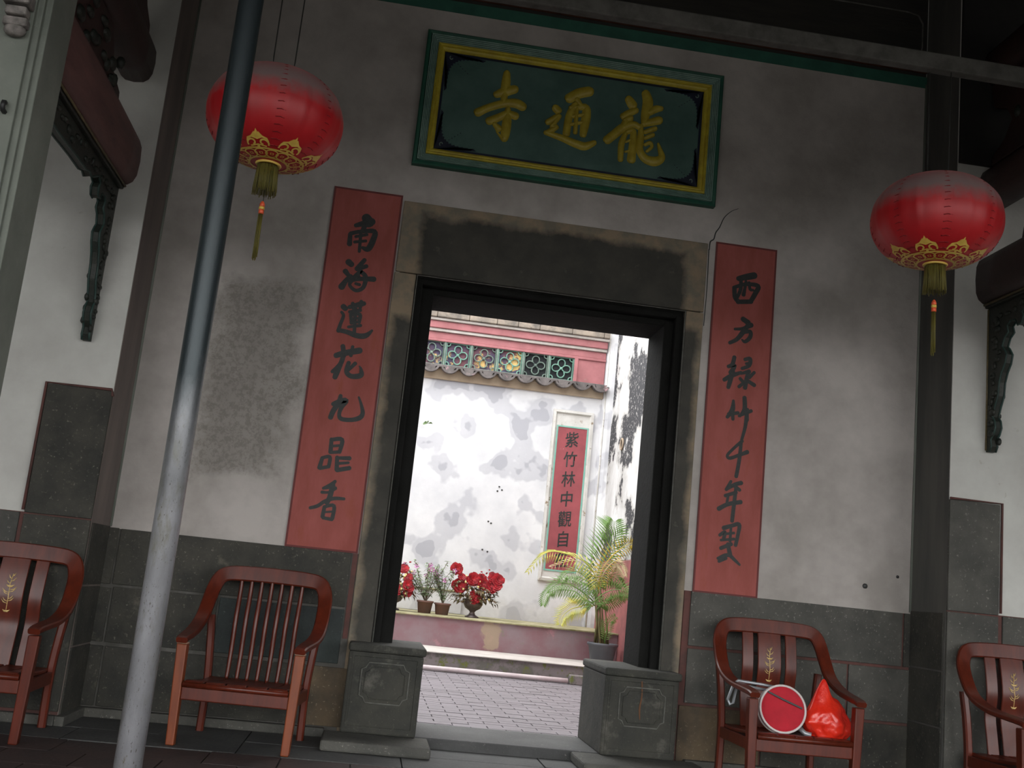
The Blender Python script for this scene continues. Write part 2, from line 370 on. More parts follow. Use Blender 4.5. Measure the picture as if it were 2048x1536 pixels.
def catmull(P, k=5):
    """P: list of tuples; smooth resample"""
    if len(P) < 3:
        a, b = P[0], P[-1]
        return [tuple(a[j]+(b[j]-a[j])*i/k for j in range(len(a))) for i in range(k+1)]
    out = []
    for i in range(len(P)-1):
        p0 = P[max(i-1, 0)]; p1 = P[i]; p2 = P[i+1]; p3 = P[min(i+2, len(P)-1)]
        for t in range(k):
            u = t/k
            out.append(tuple(0.5*((2*p1[j])+(-p0[j]+p2[j])*u+(2*p0[j]-5*p1[j]+4*p2[j]-p3[j])*u*u+(-p0[j]+3*p1[j]-3*p2[j]+p3[j])*u**3) for j in range(len(p1))))
    out.append(P[-1]); return out

def brush(mb, strokes, y, relief=0.0, lift=0.0, grow=1.0, off=(0, 0)):
    """brush strokes (x mm, z mm, width mm) drawn on a wall facing -y, domed by relief"""
    for si, st in enumerate(strokes):
        P = catmull([(a/1000+off[0], b/1000+off[1], c/1000*grow) for a, b, c in st], 5)
        # round caps
        pts = []
        def capd(p, q):
            d = Vector((p[0]-q[0], p[1]-q[1])); d = d.normalized() if d.length > 1e-6 else Vector((1, 0))
            return [(p[0]+d.x*p[2]*f_, p[1]+d.y*p[2]*f_, p[2]*g_) for f_, g_ in ((0.46, 0.25), (0.36, 0.66), (0.18, 0.93))]
        pts = capd(P[0], P[1]) + P + list(reversed(capd(P[-1], P[-2])))
        yy = y-lift-0.00015*si; vs = []; fs = []
        n = len(pts)
        for i, p in enumerate(pts):
            a = pts[max(i-1, 0)]; b = pts[min(i+1, n-1)]
            d = Vector((b[0]-a[0], b[1]-a[1])); d = d.normalized() if d.length > 1e-7 else Vector((1, 0))
            nx, nz = -d.y*p[2]/2, d.x*p[2]/2; h = relief*min(1.0, p[2]/0.03)
            if relief:
                vs += [(p[0]+nx,yy,p[1]+nz),(p[0]+nx*.6,yy-h*.8,p[1]+nz*.6),(p[0],yy-h,p[1]),(p[0]-nx*.6,yy-h*.8,p[1]-nz*.6),(p[0]-nx,yy,p[1]-nz)]
            else: vs += [(p[0]+nx,yy,p[1]+nz),(p[0]-nx,yy,p[1]-nz)]
        k = 5 if relief else 2
        for i in range(n-1):
            for j in range(k-1):
                fs.append((i*k+j, i*k+j+1, (i+1)*k+j+1, (i+1)*k+j))
        mb.add(vs, fs)
    return mb
STROKES = {
 'si': (((467,4197,36,),(468,4131,46,),(465,4065,41,),(467,4000,31,),),((416,4043,38,),(467,4071,51,),(526,4097,46,),),((309,3901,46,),(373,3944,41,),(470,3989,43,),(546,4002,51,),(589,3987,49,),),((388,3854,43,),(445,3888,41,),(498,3923,36,),(550,3915,43,),),((500,3951,31,),(501,3869,46,),(499,3788,46,),(496,3744,30,),(469,3762,15,),(443,3790,10,),),((425,3836,25,),(453,3813,38,),),),
 'tong': (((890,4093,52,),(951,4138,55,),(1014,4162,55,),),((932,4052,36,),(901,3972,39,),(893,3848,39,),),((909,4028,32,),(998,4049,39,),(1012,4003,46,),(1008,3934,47,),(1002,3858,36,),),((942,4088,33,),(971,4054,26,),),((908,3966,19,),(990,3993,19,),),((907,3911,19,),(988,3940,19,),),((945,4033,23,),(950,3863,23,),),((809,4009,43,),(823,3997,43,),),((765,3906,32,),(807,3940,34,),(835,3961,28,),(815,3917,23,),(793,3879,23,),(829,3885,23,),(772,3835,33,),),((759,3833,26,),(864,3813,36,),(970,3785,44,),(1022,3780,44,),(1078,3812,29,),),),
 'long': (((1286,4147,46,),(1309,4116,53,),),((1257,4025,39,),(1294,4055,39,),(1335,4079,33,),),((1272,4003,33,),(1303,4019,36,),),((1273,3993,33,),(1266,3958,39,),),((1164,3846,46,),(1209,3894,46,),(1263,3950,46,),(1326,3981,39,),(1367,3967,33,),),((1280,3905,26,),(1260,3834,33,),(1262,3725,29,),),((1292,3921,26,),(1330,3934,33,),(1334,3845,39,),(1333,3736,46,),),((1288,3852,13,),(1316,3870,14,),),((1290,3784,13,),(1319,3795,14,),),((1394,4206,46,),(1412,4147,56,),(1402,4062,46,),(1398,3992,33,),),((1430,4080,33,),(1468,4111,40,),(1500,4119,30,),),((1394,3992,30,),(1442,4013,40,),(1493,4035,46,),),((1379,3976,26,),(1383,3894,36,),(1383,3812,39,),(1423,3757,46,),(1489,3747,52,),(1533,3781,39,),(1515,3839,23,),(1503,3872,13,),),((1409,3939,25,),(1472,3973,28,),),((1412,3898,22,),(1462,3927,24,),),((1416,3851,18,),(1447,3870,21,),(1462,3845,18,),(1432,3809,18,),),),
 'nan': (((-305,3097,42,),(-286,3071,50,),),((-363,3040,19,),(-320,3058,27,),(-268,3078,34,),),((-306,3073,23,),(-314,3015,23,),),((-390,2979,19,),(-386,2915,23,),),((-387,2984,19,),(-328,3004,19,),(-245,3017,23,),(-246,2960,27,),(-269,2900,27,),(-304,2903,15,),),((-354,2968,14,),(-288,2990,14,),),((-357,2932,14,),(-290,2949,14,),),((-326,2989,15,),(-321,2876,14,),),),
 'hai': (((-377,2800,29,),(-358,2787,26,),),((-389,2739,24,),(-369,2718,19,),),((-399,2638,30,),(-375,2685,21,),(-352,2712,19,),),((-282,2826,19,),(-320,2764,23,),),((-313,2765,21,),(-266,2788,19,),),((-296,2752,19,),(-335,2699,21,),(-352,2656,15,),(-310,2626,17,),(-268,2652,19,),(-261,2717,21,),(-287,2745,19,),),((-363,2680,15,),(-290,2703,20,),(-211,2712,25,),),((-309,2726,14,),(-300,2711,14,),),((-316,2669,14,),(-292,2665,14,),),),
 'lian': (((-334,2517,19,),(-269,2545,25,),(-251,2551,21,),),((-318,2542,17,),(-311,2512,15,),),((-268,2561,17,),(-270,2521,15,),),((-372,2515,25,),(-359,2505,25,),),((-378,2479,13,),(-364,2457,15,),(-376,2401,16,),(-382,2361,19,),),((-330,2487,15,),(-268,2506,17,),),((-321,2471,16,),(-310,2418,15,),),((-321,2471,15,),(-267,2480,17,),(-266,2430,17,),),((-316,2444,10,),(-267,2456,11,),),((-314,2419,12,),(-264,2432,12,),),((-325,2392,13,),(-254,2411,15,),),((-298,2514,17,),(-286,2366,16,),),((-382,2365,19,),(-329,2360,21,),(-267,2345,24,),(-215,2352,24,),(-181,2388,11,),),),
 'hua': (((-376,2207,24,),(-327,2228,27,),(-240,2255,28,),),((-343,2269,21,),(-329,2213,21,),),((-284,2273,15,),(-288,2218,16,),),((-332,2212,21,),(-344,2157,21,),(-385,2105,16,),),((-343,2153,21,),(-359,2101,25,),(-365,2073,22,),),((-295,2171,19,),(-301,2116,21,),(-268,2091,22,),(-213,2104,24,),(-217,2142,13,),(-228,2158,7,),),((-296,2120,13,),(-256,2172,18,),),),
 'jiu': (((-317,1964,17,),(-321,1925,23,),(-348,1868,23,),(-359,1827,22,),),((-354,1909,19,),(-321,1928,22,),(-281,1939,24,),(-302,1897,20,),(-311,1854,17,),(-296,1826,19,),(-237,1826,19,),(-187,1845,22,),(-173,1877,19,),(-189,1929,13,),(-208,1969,9,),),),
 'pin': (((-336,1696,17,),(-332,1620,19,),),((-337,1693,17,),(-274,1701,19,),(-279,1626,17,),),((-332,1655,12,),(-287,1664,12,),),((-332,1617,14,),(-282,1626,15,),),((-375,1579,16,),(-384,1520,19,),),((-377,1579,14,),(-332,1590,16,),(-331,1537,16,),),((-380,1517,16,),(-330,1532,15,),),((-289,1592,17,),(-282,1520,19,),),((-288,1589,14,),(-216,1595,19,),),((-284,1556,13,),(-219,1568,12,),),((-279,1517,19,),(-209,1537,19,),),),
 'xiang': (((-282,1449,14,),(-307,1420,22,),(-345,1401,13,),),((-350,1377,14,),(-307,1382,11,),(-276,1409,17,),),((-293,1425,23,),(-301,1354,22,),(-314,1320,22,),),((-406,1278,14,),(-365,1294,16,),(-323,1328,16,),(-274,1348,16,),(-217,1352,13,),),((-324,1293,16,),(-328,1235,17,),),((-324,1293,14,),(-270,1305,16,),(-270,1230,17,),),((-324,1228,14,),(-272,1224,15,),),((-320,1262,9,),(-275,1270,9,),),),
 'xi': (((2103,3038,24,),(2152,3055,31,),(2206,3073,33,),),((2120,3034,18,),(2121,2966,18,),(2101,2909,16,),),((2080,2974,22,),(2087,2914,22,),(2109,2887,22,),),((2083,2978,17,),(2155,3008,18,),(2237,3006,22,),(2220,2953,24,),(2196,2902,22,),),((2109,2883,22,),(2196,2896,22,),),((2154,3025,14,),(2148,2970,16,),(2143,2935,20,),),((2175,3021,14,),(2184,2978,15,),(2205,2974,12,),),),
 'fang': (((2150,2774,24,),(2185,2755,26,),),((2101,2701,13,),(2154,2711,17,),(2206,2741,24,),),((2186,2739,20,),(2155,2688,24,),(2118,2636,20,),(2073,2607,17,),),((2162,2689,19,),(2202,2697,19,),(2204,2661,20,),(2173,2627,17,),(2152,2637,9,),),),
 'lv': (((2109,2516,20,),(2099,2468,20,),(2074,2452,17,),),((2077,2452,15,),(2116,2464,17,),(2093,2415,24,),),((2053,2363,19,),(2101,2396,22,),(2159,2423,15,),),((2106,2423,20,),(2090,2355,22,),(2082,2318,19,),),((2180,2511,17,),(2213,2519,19,),(2209,2475,19,),(2164,2450,15,),),((2188,2485,12,),(2214,2493,12,),),((2159,2416,12,),(2211,2436,20,),),((2208,2436,19,),(2198,2388,20,),(2191,2328,21,),),((2245,2434,15,),(2214,2397,17,),),((2155,2383,15,),(2177,2363,17,),),((2186,2364,15,),(2151,2330,16,),),((2202,2376,17,),(2250,2352,19,),),),
 'zhu': (((2121,2235,13,),(2118,2176,24,),(2088,2127,16,),),((2094,2147,15,),(2156,2161,17,),),((2119,2169,18,),(2125,2118,16,),),((2192,2263,20,),(2197,2192,21,),(2170,2143,13,),),((2163,2142,12,),(2240,2184,17,),),((2211,2181,20,),(2216,2123,19,),),((2214,2189,19,),(2213,2157,19,),(2208,2078,17,),(2190,1992,14,),),),
 'qian': (((2194,1986,16,),(2144,1935,14,),(2105,1886,14,),(2122,1869,16,),(2180,1895,16,),(2231,1920,20,),),((2188,1973,16,),(2184,1882,18,),(2178,1818,18,),(2170,1760,18,),),),
 'nian': (((2138,1724,14,),(2112,1671,16,),),((2119,1678,16,),(2165,1708,18,),(2204,1722,20,),),((2159,1701,17,),(2197,1677,16,),),((2108,1632,16,),(2175,1659,17,),),((2125,1628,13,),(2121,1590,13,),),((2072,1547,21,),(2128,1581,19,),(2208,1603,20,),),((2173,1690,16,),(2167,1588,18,),(2161,1481,18,),),),
 'cui': (((2112,1432,21,),(2156,1449,18,),(2207,1464,19,),(2205,1405,17,),(2193,1335,17,),),((2089,1386,15,),(2120,1408,16,),(2116,1370,17,),),((2157,1437,12,),(2156,1356,14,),),((2121,1396,12,),(2178,1408,12,),),((2098,1356,12,),(2181,1371,13,),),((2101,1307,17,),(2164,1338,18,),),((2144,1336,18,),(2162,1270,21,),),((2086,1243,13,),(2130,1266,17,),(2162,1270,17,),),((2094,1226,14,),(2137,1249,15,),),((2168,1264,17,),(2202,1237,14,),(2226,1218,10,),),),
}
# ================================================================ SETTING
YW = 6.486     # main wall face
YF = 6.06      # face of the piers left and right
XL, XR = -1.525, 3.352
YC = 14.48     # far wall of the courtyard

# ---- floors
fl = MB().box(-9, 13, -2.5, 7.0, -0.30, -0.012).build('floor', FLOORJ); tag(fl, 'dark hall floor of stone slabs and dull red tiles', kind='structure')
rnd = random.Random(3)
y = 5.66; row = 0
while y > 3.8:
    x = -3.05 + (row % 2)*0.17
    while x < 4.9:
        h_ = rnd.uniform(-0.003, 0.001)
        MB().box(x+.004, x+.336, y-.336, y-.004, -0.03, h_).build('floor_tile', FLOORT, fl)
        x += 0.34
    y -= 0.34; row += 1
x = -3.2
while x < 5.2:                                   # slab rows against the wall
    w_ = rnd.uniform(0.75, 1.15)
    MB().box(x+.004, x+w_-.004, 5.668, 6.045, -0.03, rnd.uniform(-.002, .001)).build('floor_slab', FLOORS, fl)
    if x > XL and x+w_ < XR:
        MB().box(x+.004, x+w_-.004, 6.053, 6.49, -0.03, rnd.uniform(-.002, .001)).build('floor_slab', FLOORS, fl)
    x += w_
MB().box(XL, -1.0, 6.053, 6.49, -0.03, 0).build('floor_slab', FLOORS, fl)
og = MB().box(-400, 400, -600, -2.5, -0.3, -0.012).build('forecourt', GROUND); tag(og, 'open paved forecourt before the hall', kind='structure')

cf = MB().box(-4, 3.2, 7.0, 15.2, -0.30, -0.010).build('courtyard_floor', PAVEJ); tag(cf, 'pale brick paving of the bright courtyard', kind='structure')
rest = MB(); y = 7.0; row = 0; nb = 0
while y < 11.8:
    x = -0.30 + (row % 2)*0.12
    while x < 3.1:
        h_ = rnd.uniform(-0.002, 0.002)
        inview = y < 8.75 and 0.0 < x < 2.15
        if inview and nb < 290:
            MB().box(x+.004, x+.236, y+.003, y+.117, -0.03, h_).build('brick', PAVE, cf); nb += 1
        else: rest.box(x+.004, x+.236, y+.003, y+.117, -0.03, h_)
        x += 0.24
    y += 0.12; row += 1
tag(rest.build('bricks', PAVE, cf), kind='stuff')

# ---- main wall with the doorway
wb = MB()
wb.box(XL-.3, -0.06, YW, 6.99, -0.05, 4.62).box(1.87, XR+.3, YW, 6.99, -0.05, 4.62).box(-0.06, 1.87, YW, 6.99, 3.0, 4.62)
wb = wb.build('wall_back', PLASTER); tag(wb, 'grey plastered temple wall around the doorway', kind='structure')
# dado: mortar bed and stones
def stones(parent, rects, front, back, mortar, bed=None):
    if bed: MB().box(bed[0], bed[1], front+.012, back, bed[2], bed[3]).build('mortar_bed', mortar, parent)
    for r in rects:
        x0, x1, z0, z1 = r[:4]; m = r[4] if len(r) > 4 else STONE
        MB().box(x0+.006, x1-.006, front, back, z0+.006, z1-.006).build('stone', m, parent, bevel=0.004)
stones(wb, [(-1.53,-1.46,.72,1.05),(-1.46,-.125,.722,1.048),(-1.53,-1.45,.40,.71),(-1.45,-.85,.40,.72),(-.85,-.125,.40,.72,STONEG),
            (-1.53,-1.44,.05,.39),(-1.44,-.30,.05,.39),(-.30,-.06,.05,.39,STONEBR)], YW-.014, YW+.01, MORTAR, (-1.525, -.06, 0, 1.04))
stones(wb, [(1.93,3.30,.70,1.036,STONEB),(3.30,3.36,.70,1.036),(1.93,2.95,.365,.695,STONEB),(2.95,3.36,.365,.695,STONEB),
            (1.90,2.42,.0,.36,STONEBR),(2.42,3.36,.0,.36)], YW-.014, YW+.01, MORTARR, (1.88, 3.352, 0, 1.03))
# low ledge at the foot of the wall and painted edge strips beside the door stones
MB().box(XL, -.16, YW-.06, YW, 0, .05).build('base_ledge', STONEB, wb, bevel=.006)
MB().box(1.95, XR, YW-.06, YW, 0, .05).build('base_ledge', STONEB, wb, bevel=.006)
MB().box(-.122, -.094, YW-.010, YW+.01, .55, 1.04).build('edge_strip', MORTARR, wb)
MB().box(1.894, 1.925, YW-.010, YW+.01, .36, 1.03).build('edge_strip', MORTARR, wb)
# the green painted line and the corner beads
MB().box(XL, XR, YW-.004, YW+.01, 4.575, 4.655).build('green_band', GREENP, wb)
MB().tube([(XR-.008, YW-.006, 1.04), (XR-.008, YW-.006, 4.6)], .008, 6).build('corner_bead', COLSTONE, wb, True)
MB().tube([(XL+.008, YW-.006, 1.05), (XL+.008, YW-.006, 4.6)], .008, 6).build('corner_bead', COLSTONE, wb, True)
# hairline crack above the right couplet and two nail holes
ck = [(1900,3210,7),(1903,3262,9),(1925,3285,8),(1935,3330,8),(1958,3370,7),(1985,3440,6),(2030,3490,4),(2075,3515,3)]
brush(MB(), [ck], YW, 0, .0015).build('crack', INK, wb, rec=False)
brush(MB(), [[(1898,2700,5),(1902,2950,6),(1897,3210,7)]], YW, 0, .0015).build('crack', INK, wb, rec=False)
for hx, hz, hr in ((3.045, 1.172, .017), (3.256, 1.25, .010)):
    MB().ball((hx, YW-.002, hz), hr, .006, hr, 10, 6).build('nail_hole', BLACKM, wb, True)

# timber lintel board over the plaster, with a thin frame
tb = MB().box(XL-.3, XR+.3, YW+.02, 6.99, 4.62, 5.6).build('trim_1', TIMBER); tag(tb, 'dark timber panel above the plastered wall', kind='structure')
MB().box(XL, XR, YW-.05, YW+.02, 4.69, 4.735).build('orange_batten', ORANGEP, tb, bevel=.004)
fr = [(3.19, 4.78), (3.30, 4.82), (3.315, 4.88), (3.315, 5.06), (3.28, 5.12), (3.2, 5.135), (0.5, 5.135)]
MB().tube([(a, YW+.015, b) for a, b in fr[1:]], .007, 5).build('thin_frame', BEAMG, tb, True)

# ---- piers and side bays (front plane YF)
def pier(name, x0, x1, label, inner, sgn):
    o = MB().box(x0, x1, YF, 6.99, -0.05, 5.6).build(name, PLASTER2); tag(o, label, kind='structure')
    xi = inner
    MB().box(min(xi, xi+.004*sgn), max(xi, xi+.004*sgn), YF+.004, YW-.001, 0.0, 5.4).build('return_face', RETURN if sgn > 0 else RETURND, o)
    return o
wl = pier('wall_left', -7, XL, 'white plastered bay left of the doorway wall', XL, 1)
wr = pier('wall_right', XR, 11, 'white plastered bay right of the doorway wall', XR, -1)
F = YF-.014
MB().box(XR+.002, 11, YF-.03, YF, 3.86, 5.3).build('dark_board', TIMBER2, wr, bevel=.006)  # dark board over the upper part of the right pier
stones(wl, [(-1.875,-1.517,1.062,1.775,STONE),(-1.875,-1.517,.06,1.066,STONE),(-2.75,-1.885,.72,1.072,STONEB),(-2.75,-1.885,.38,.715,STONEB),
            (-2.75,-1.885,.05,.375),(-3.6,-2.76,.72,1.072,STONEB),(-3.6,-2.76,.05,.71,STONEB)], F, YF+.01, MORTARR, (-3.6, XL+.001, 0, 1.07))
stones(wr, [(3.344,3.675,1.062,1.725,STONEB),(3.344,3.675,.06,1.066,STONEB),(3.69,4.6,.72,1.07,STONEB),(3.69,4.6,.38,.715,STONEB),
            (3.69,4.6,.05,.375,STONEB),(4.61,5.6,.72,1.07,STONEB),(4.61,5.6,.05,.71,STONEB)], F, YF+.01, MORTARR, (XR-.001, 5.6, 0, 1.07))
# the stone returns below the dado line, facing into the doorway bay
for o, xi, s in ((wl, XL, 1), (wr, XR, -1)):
    a, b = (xi, xi+.012*s) if s > 0 else (xi+.012*s, xi)
    for z0, z1 in ((.05,.39),(.40,.71),(.72,1.05)):
        MB().box(a, b, YF+.02, YW-.02, z0, z1).build('stone', STONE, o, bevel=.003)
    MB().box(min(xi, xi+.05*s), max(xi, xi+.05*s), YF-.05, YW-.06, 0, .05).build('base_ledge', STONEB, o, bevel=.006)
MB().box(-3.6, XL, YF-.055, YF, 0, .05).build('base_ledge', STONEB, wl, bevel=.006)
MB().box(XR, 5.6, YF-.055, YF, 0, .05).build('base_ledge', STONEB, wr, bevel=.006)
MB().tube([(-1.877, F-.002, 1.08), (-1.877, F-.002, 1.776), (-1.53, F-.002, 1.776), (-1.520, F-.002, 1.74)], .009, 5).build('painted_edge', MORTARR, wl, True)
MB().tube([(3.68, F-.002, 1.08), (3.68, F-.002, 1.727), (3.35, F-.002, 1.727)], .008, 5).build('painted_edge', MORTARR, wr, True)
stain = [[(-1985,1510,18),(-1960,1560,22),(-1925,1600,16)], [(-2040,1430,10),(-2010,1470,14)]]

# ---- porch roof; eave out of view, lowered and deepened to cut front light
rf = MB()
rf.add([(-7,-1.6,3.66),(11,-1.6,3.66),(11,6.5,5.30),(-7,6.5,5.30),(-7,-1.6,3.81),(11,-1.6,3.81),(11,6.5,5.45),(-7,6.5,5.45)],
       [(0,3,2,1),(4,5,6,7),(0,1,5,4),(1,2,6,5),(2,3,7,6),(3,0,4,7)])
rf = rf.build('ceiling', TIMBER2); tag(rf, 'dark boarded roof of the porch', kind='structure')
for nm, a, b in (('added_wall_left', -7.3, -7.0), ('added_wall_right', 11.0, 11.3)):  # unseen end walls, added to shut out side light and bounce
    tag(MB().box(a, b, -1.6, 7.0, -.05, 5.3).build(nm, TIMBER), 'unseen dark end wall added to keep side light off the porch', kind='structure')
x = -2.8
while x < 5.2:
    MB().add([(x-.04,-1.6,3.555),(x+.04,-1.6,3.555),(x+.04,6.0,5.09),(x-.04,6.0,5.09),(x-.04,-1.6,3.665),(x+.04,-1.6,3.665),(x+.04,6.0,5.198),(x-.04,6.0,5.198)],
             [(0,3,2,1),(4,5,6,7),(0,1,5,4),(1,2,6,5),(2,3,7,6),(3,0,4,7)]).build('rafter', TIMBER, rf)
    x += 0.42

# ---- doorway: stone surround, inner frame, threshold
dr = empty('door_1', (0.918, YW, 0), label='dark stone doorway opening onto the courtyard', kind='structure')
D = (-0.918, -YW, 0)
def dbuild(mb, name, m, **k): return mb.build(name, m, dr, loc=D, **k)
dbuild(MB().box(-.09, .045, YW-.012, 6.80, 0, 2.78), 'jamb_stone', SURR, bevel=.006)
dbuild(MB().box(1.775, 1.89, YW-.012, 6.80, 0, 2.78), 'jamb_stone', SURR, bevel=.006)
dbuild(MB().box(-.085, 1.888, YW-.012, 6.80, 2.785, 3.247), 'lintel_stone', SURR, bevel=.006)
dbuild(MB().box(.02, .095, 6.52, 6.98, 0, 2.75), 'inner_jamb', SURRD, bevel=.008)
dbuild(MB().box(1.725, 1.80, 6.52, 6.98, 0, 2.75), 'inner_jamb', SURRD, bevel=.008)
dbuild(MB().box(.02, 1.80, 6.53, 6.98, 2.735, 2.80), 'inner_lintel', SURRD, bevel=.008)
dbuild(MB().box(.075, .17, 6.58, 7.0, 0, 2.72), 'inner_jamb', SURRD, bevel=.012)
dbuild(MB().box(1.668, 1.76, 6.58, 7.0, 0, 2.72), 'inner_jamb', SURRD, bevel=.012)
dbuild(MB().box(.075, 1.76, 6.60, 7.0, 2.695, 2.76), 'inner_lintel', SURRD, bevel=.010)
dbuild(MB().box(.30, 1.50, 6.36, 6.99, -.02, .058), 'threshold', FLOORS, bevel=.006)
dbuild(MB().tube([(.052,YW-.014,.5),(.052,YW-.014,2.775),(1.77,YW-.014,2.775),(1.77,YW-.014,.5)], .005, 5), 'carved_line', PALELINE, smooth=True)

# door stones: block with moulded edge and a carved panel, on a plinth slab
def door_stone(x0, x1, label, px0, px1, plabel):
    g = 'carved stone blocks carrying the door jambs'
    p = MB().box(px0, px1, 5.955, 6.35, 0, .055)
    p.add([(px0,6.35,0),(px1,6.35,0),(px1,6.9,0),(px0,6.9,0)], [(0,1,2,3)])
    p = p.build('plinth_slab', STONEB, bevel=.012); tag(p, plabel, 'stone slab', 'low slabs before the door stones')
    t = empty('door_stone', ((x0+x1)/2, 6.30, .056), label=label, cat='stone block', group=g)
    L = (-(x0+x1)/2, -6.30, -.056)
    MB().box(x0, x1, 6.30, 6.98, .056, .50).build('block', PEDM, t, bevel=.010, loc=L)
    MB().box(x0-.006, x1+.012, 6.285, 6.985, .50, .545).build('top_slab', PEDM, t, bevel=.012, loc=L)
    MB().frame(x0+.022, x1-.022, .085, .485, 6.302, [(0,0),(0,.006),(.010,.006),(.014,0)]).build('edge_moulding', PEDM, t, loc=L)
    cx, cz = (x0+x1)/2+.005, .335
    def oct_(a, b, c, n=0):
        P = []
        for sx, sz in ((1,1),(-1,1),(-1,-1),(1,-1)):
            q = [(sx*a, sz*(b-c)), (sx*(a-c*.6), sz*(b-c*.75)), (sx*(a-c), sz*b)]
            if sx*sz < 0: q.reverse()
            P += q
        return [(cx+u, 6.297, cz+v) for u, v in P]
    MB().tube(oct_(.135, .110, .038), .0045, 5, closed=True).build('carved_panel', PALELINE, t, smooth=True, loc=L)
    MB().tube(oct_(.112, .088, .034), .003, 5, closed=True).build('carved_panel', PEDM, t, smooth=True, loc=L)
    return t
door_stone(-.070, .352, 'carved stone block under the left door jamb', -.16, .425, 'low worn slab in front of the left door stone')
door_stone(1.41, 1.85, 'carved stone block under the right door jamb, rust streak down its face', 1.25, 1.98, 'low worn slab in front of the right door stone')
brush(MB(), [[(1625,480,9),(1630,400,7),(1622,330,10),(1628,270,5)]], 6.2958, 0, .0005).build('rust_streak', RUST, bpy.data.objects['door_stone.001'], loc=(-1.63, -6.30, -.056), rec=False)

# ================================================================ PLAQUE AND COUPLETS
def off(o): return tuple(-c for c in o)
PO = (0.92, YW, 3.948)
pq = empty('plaque', PO, label='green and gold temple name plaque over the doorway reading 龍通寺', cat='plaque')
L = off(PO); X0, X1, Z0, Z1 = -.070, 1.907, 3.488, 4.408
MB().frame(X0, X1, Z0, Z1, YW, [(0,0),(0,.045),(.008,.052),(.026,.048),(.028,.040)]).build('outer_frame', PDGREEN, pq, loc=L)
pf = [(.028,.030)]
for i in range(5): pf += [(.030+i*.010, .058-i*.004), (.036+i*.010, .056-i*.004), (.038+i*.010, .046-i*.004)]
MB().frame(X0, X1, Z0, Z1, YW, pf).build('fluted_frame', PPALE, pq, loc=L)
MB().frame(X0, X1, Z0, Z1, YW, [(.078,.030),(.079,.048),(.088,.055),(.096,.046),(.098,.038),(.106,.042),(.116,.036),(.124,.026),(.126,.012)]).build('gold_frame', GOLD, pq, loc=L)
MB().box(X0+.10, X1-.10, YW-.018, YW+.002, Z0+.10, Z1-.10).build('panel', PGREEN, pq, loc=L); pn = bpy.data.objects[-1] if False else [o for o in bpy.data.objects if o.name.startswith('panel')][-1]
i0, i1, k0, k1 = X0+.124, X1-.124, Z0+.124, Z1-.124
MB().frame(i0, i1, k0, k1, YW-.0185, [(0,.0),(0,.001),(.016,.001)]).build('navy_border', NAVY, pq, loc=L)
for sx, sz, cx, cz in ((1,1,i0,k0),(-1,1,i1,k0),(1,-1,i0,k1),(-1,-1,i1,k1)):
    # serrated corner with a concave edge
    P = [(cx, YW-.0205, cz)]; n = 30
    for i in range(n+1):
        u = i/n; a = .25*(1-u)**2.5+.022; b = .25*u**2.5+.022
        tooth = .016 if i % 2 else 0
        P.append((cx+sx*(a+tooth*u), YW-.0205, cz+sz*(b+tooth*(1-u))))
    vs = P; fs = [(0, i, i+1) for i in range(1, len(P)-1)]
    MB().add(vs, fs).build('corner_ornament', NAVY, pn, rec=False)
    sp = []
    for i in range(14):
        a = i/13*4.2; r_ = .004+.011*i/13
        sp.append((cx+sx*(.048+r_*math.cos(a)), YW-.021, cz+sz*(.040+r_*math.sin(a))))
    MB().tube(sp, .004, 5).build('corner_scroll', SCROLL, pn, smooth=True)
    dots = MB()
    for i in range(6): dots.ball((cx+sx*(.075+.017*i), YW-.020, cz+sz*(.060+.014*i)), .0035, .002, .0035, 6, 4)
    dots.build('corner_dots', NAVY, pn)
for k in ('si', 'tong', 'long'):
    brush(MB(), STROKES[k], YW-.0185, .018, 0, 1.30).build('character', GOLDL, pn, smooth=True, rec=False)

def couplet(x0, x1, z0, z1, chars, label, words):
    O = ((x0+x1)/2, YW, (z0+z1)/2); L = off(O)
    t = empty('couplet_board', O, label=label, cat='couplet', group='red couplet strips on the wall')
    bd = MB().box(x0, x1, YW-.012, YW, z0, z1).build('board', COUPR, t, bevel=.003, loc=L)
    MB().frame(x0, x1, z0, z1, YW-.012, [(-.004,-.006),(-.004,.0015),(.006,.0015),(.007,0)]).build('dark_edge', REDLINE, t, loc=L)
    for k in chars:
        brush(MB(), STROKES[k], YW-.0125, 0, .0008, 1.38).build('character', INK, bd, rec=False)
couplet(-.520, -.100, 1.046, 3.272, ('nan','hai','lian','hua','jiu','pin','xiang'), 'red couplet strip left of the doorway, its black characters starting 南海', '')
couplet(1.945, 2.347, 1.030, 3.262, ('xi','fang','lv','zhu','qian','nian','cui'), 'red couplet strip right of the doorway, its black characters starting 西方', '')

# ================================================================ COLUMNS, BEAMS
def column(cx, label):
    t = empty('stone_column', (cx, 4.18, 0), label=label, cat='column', group='square stone columns of the porch')
    h_ = .17; n_ = .022
    P = []
    for sx, sy in ((1,1),(-1,1),(-1,-1),(1,-1)):
        q = [(sx*h_, sy*(h_-2*n_)), (sx*(h_-n_), sy*(h_-2*n_)), (sx*(h_-n_), sy*(h_-n_)), (sx*(h_-2*n_), sy*(h_-n_)), (sx*(h_-2*n_), sy*h_)]
        if sx*sy < 0: q.reverse()
        P += q
    MB().prism(P, .16, 4.70, 'z').build('shaft', COLSTONE, t, bevel=.004)
    MB().lathe([(.30,0),(.30,.05),(.25,.09),(.26,.13),(.22,.165)], 8, cap=True).build('base', STONEB, t, bevel=.006)
    return t
cL = column(-1.665, 'square grey stone column at the left edge, beside the red beam end')
cR = column(3.50, 'square grey stone column at the right end of the porch')
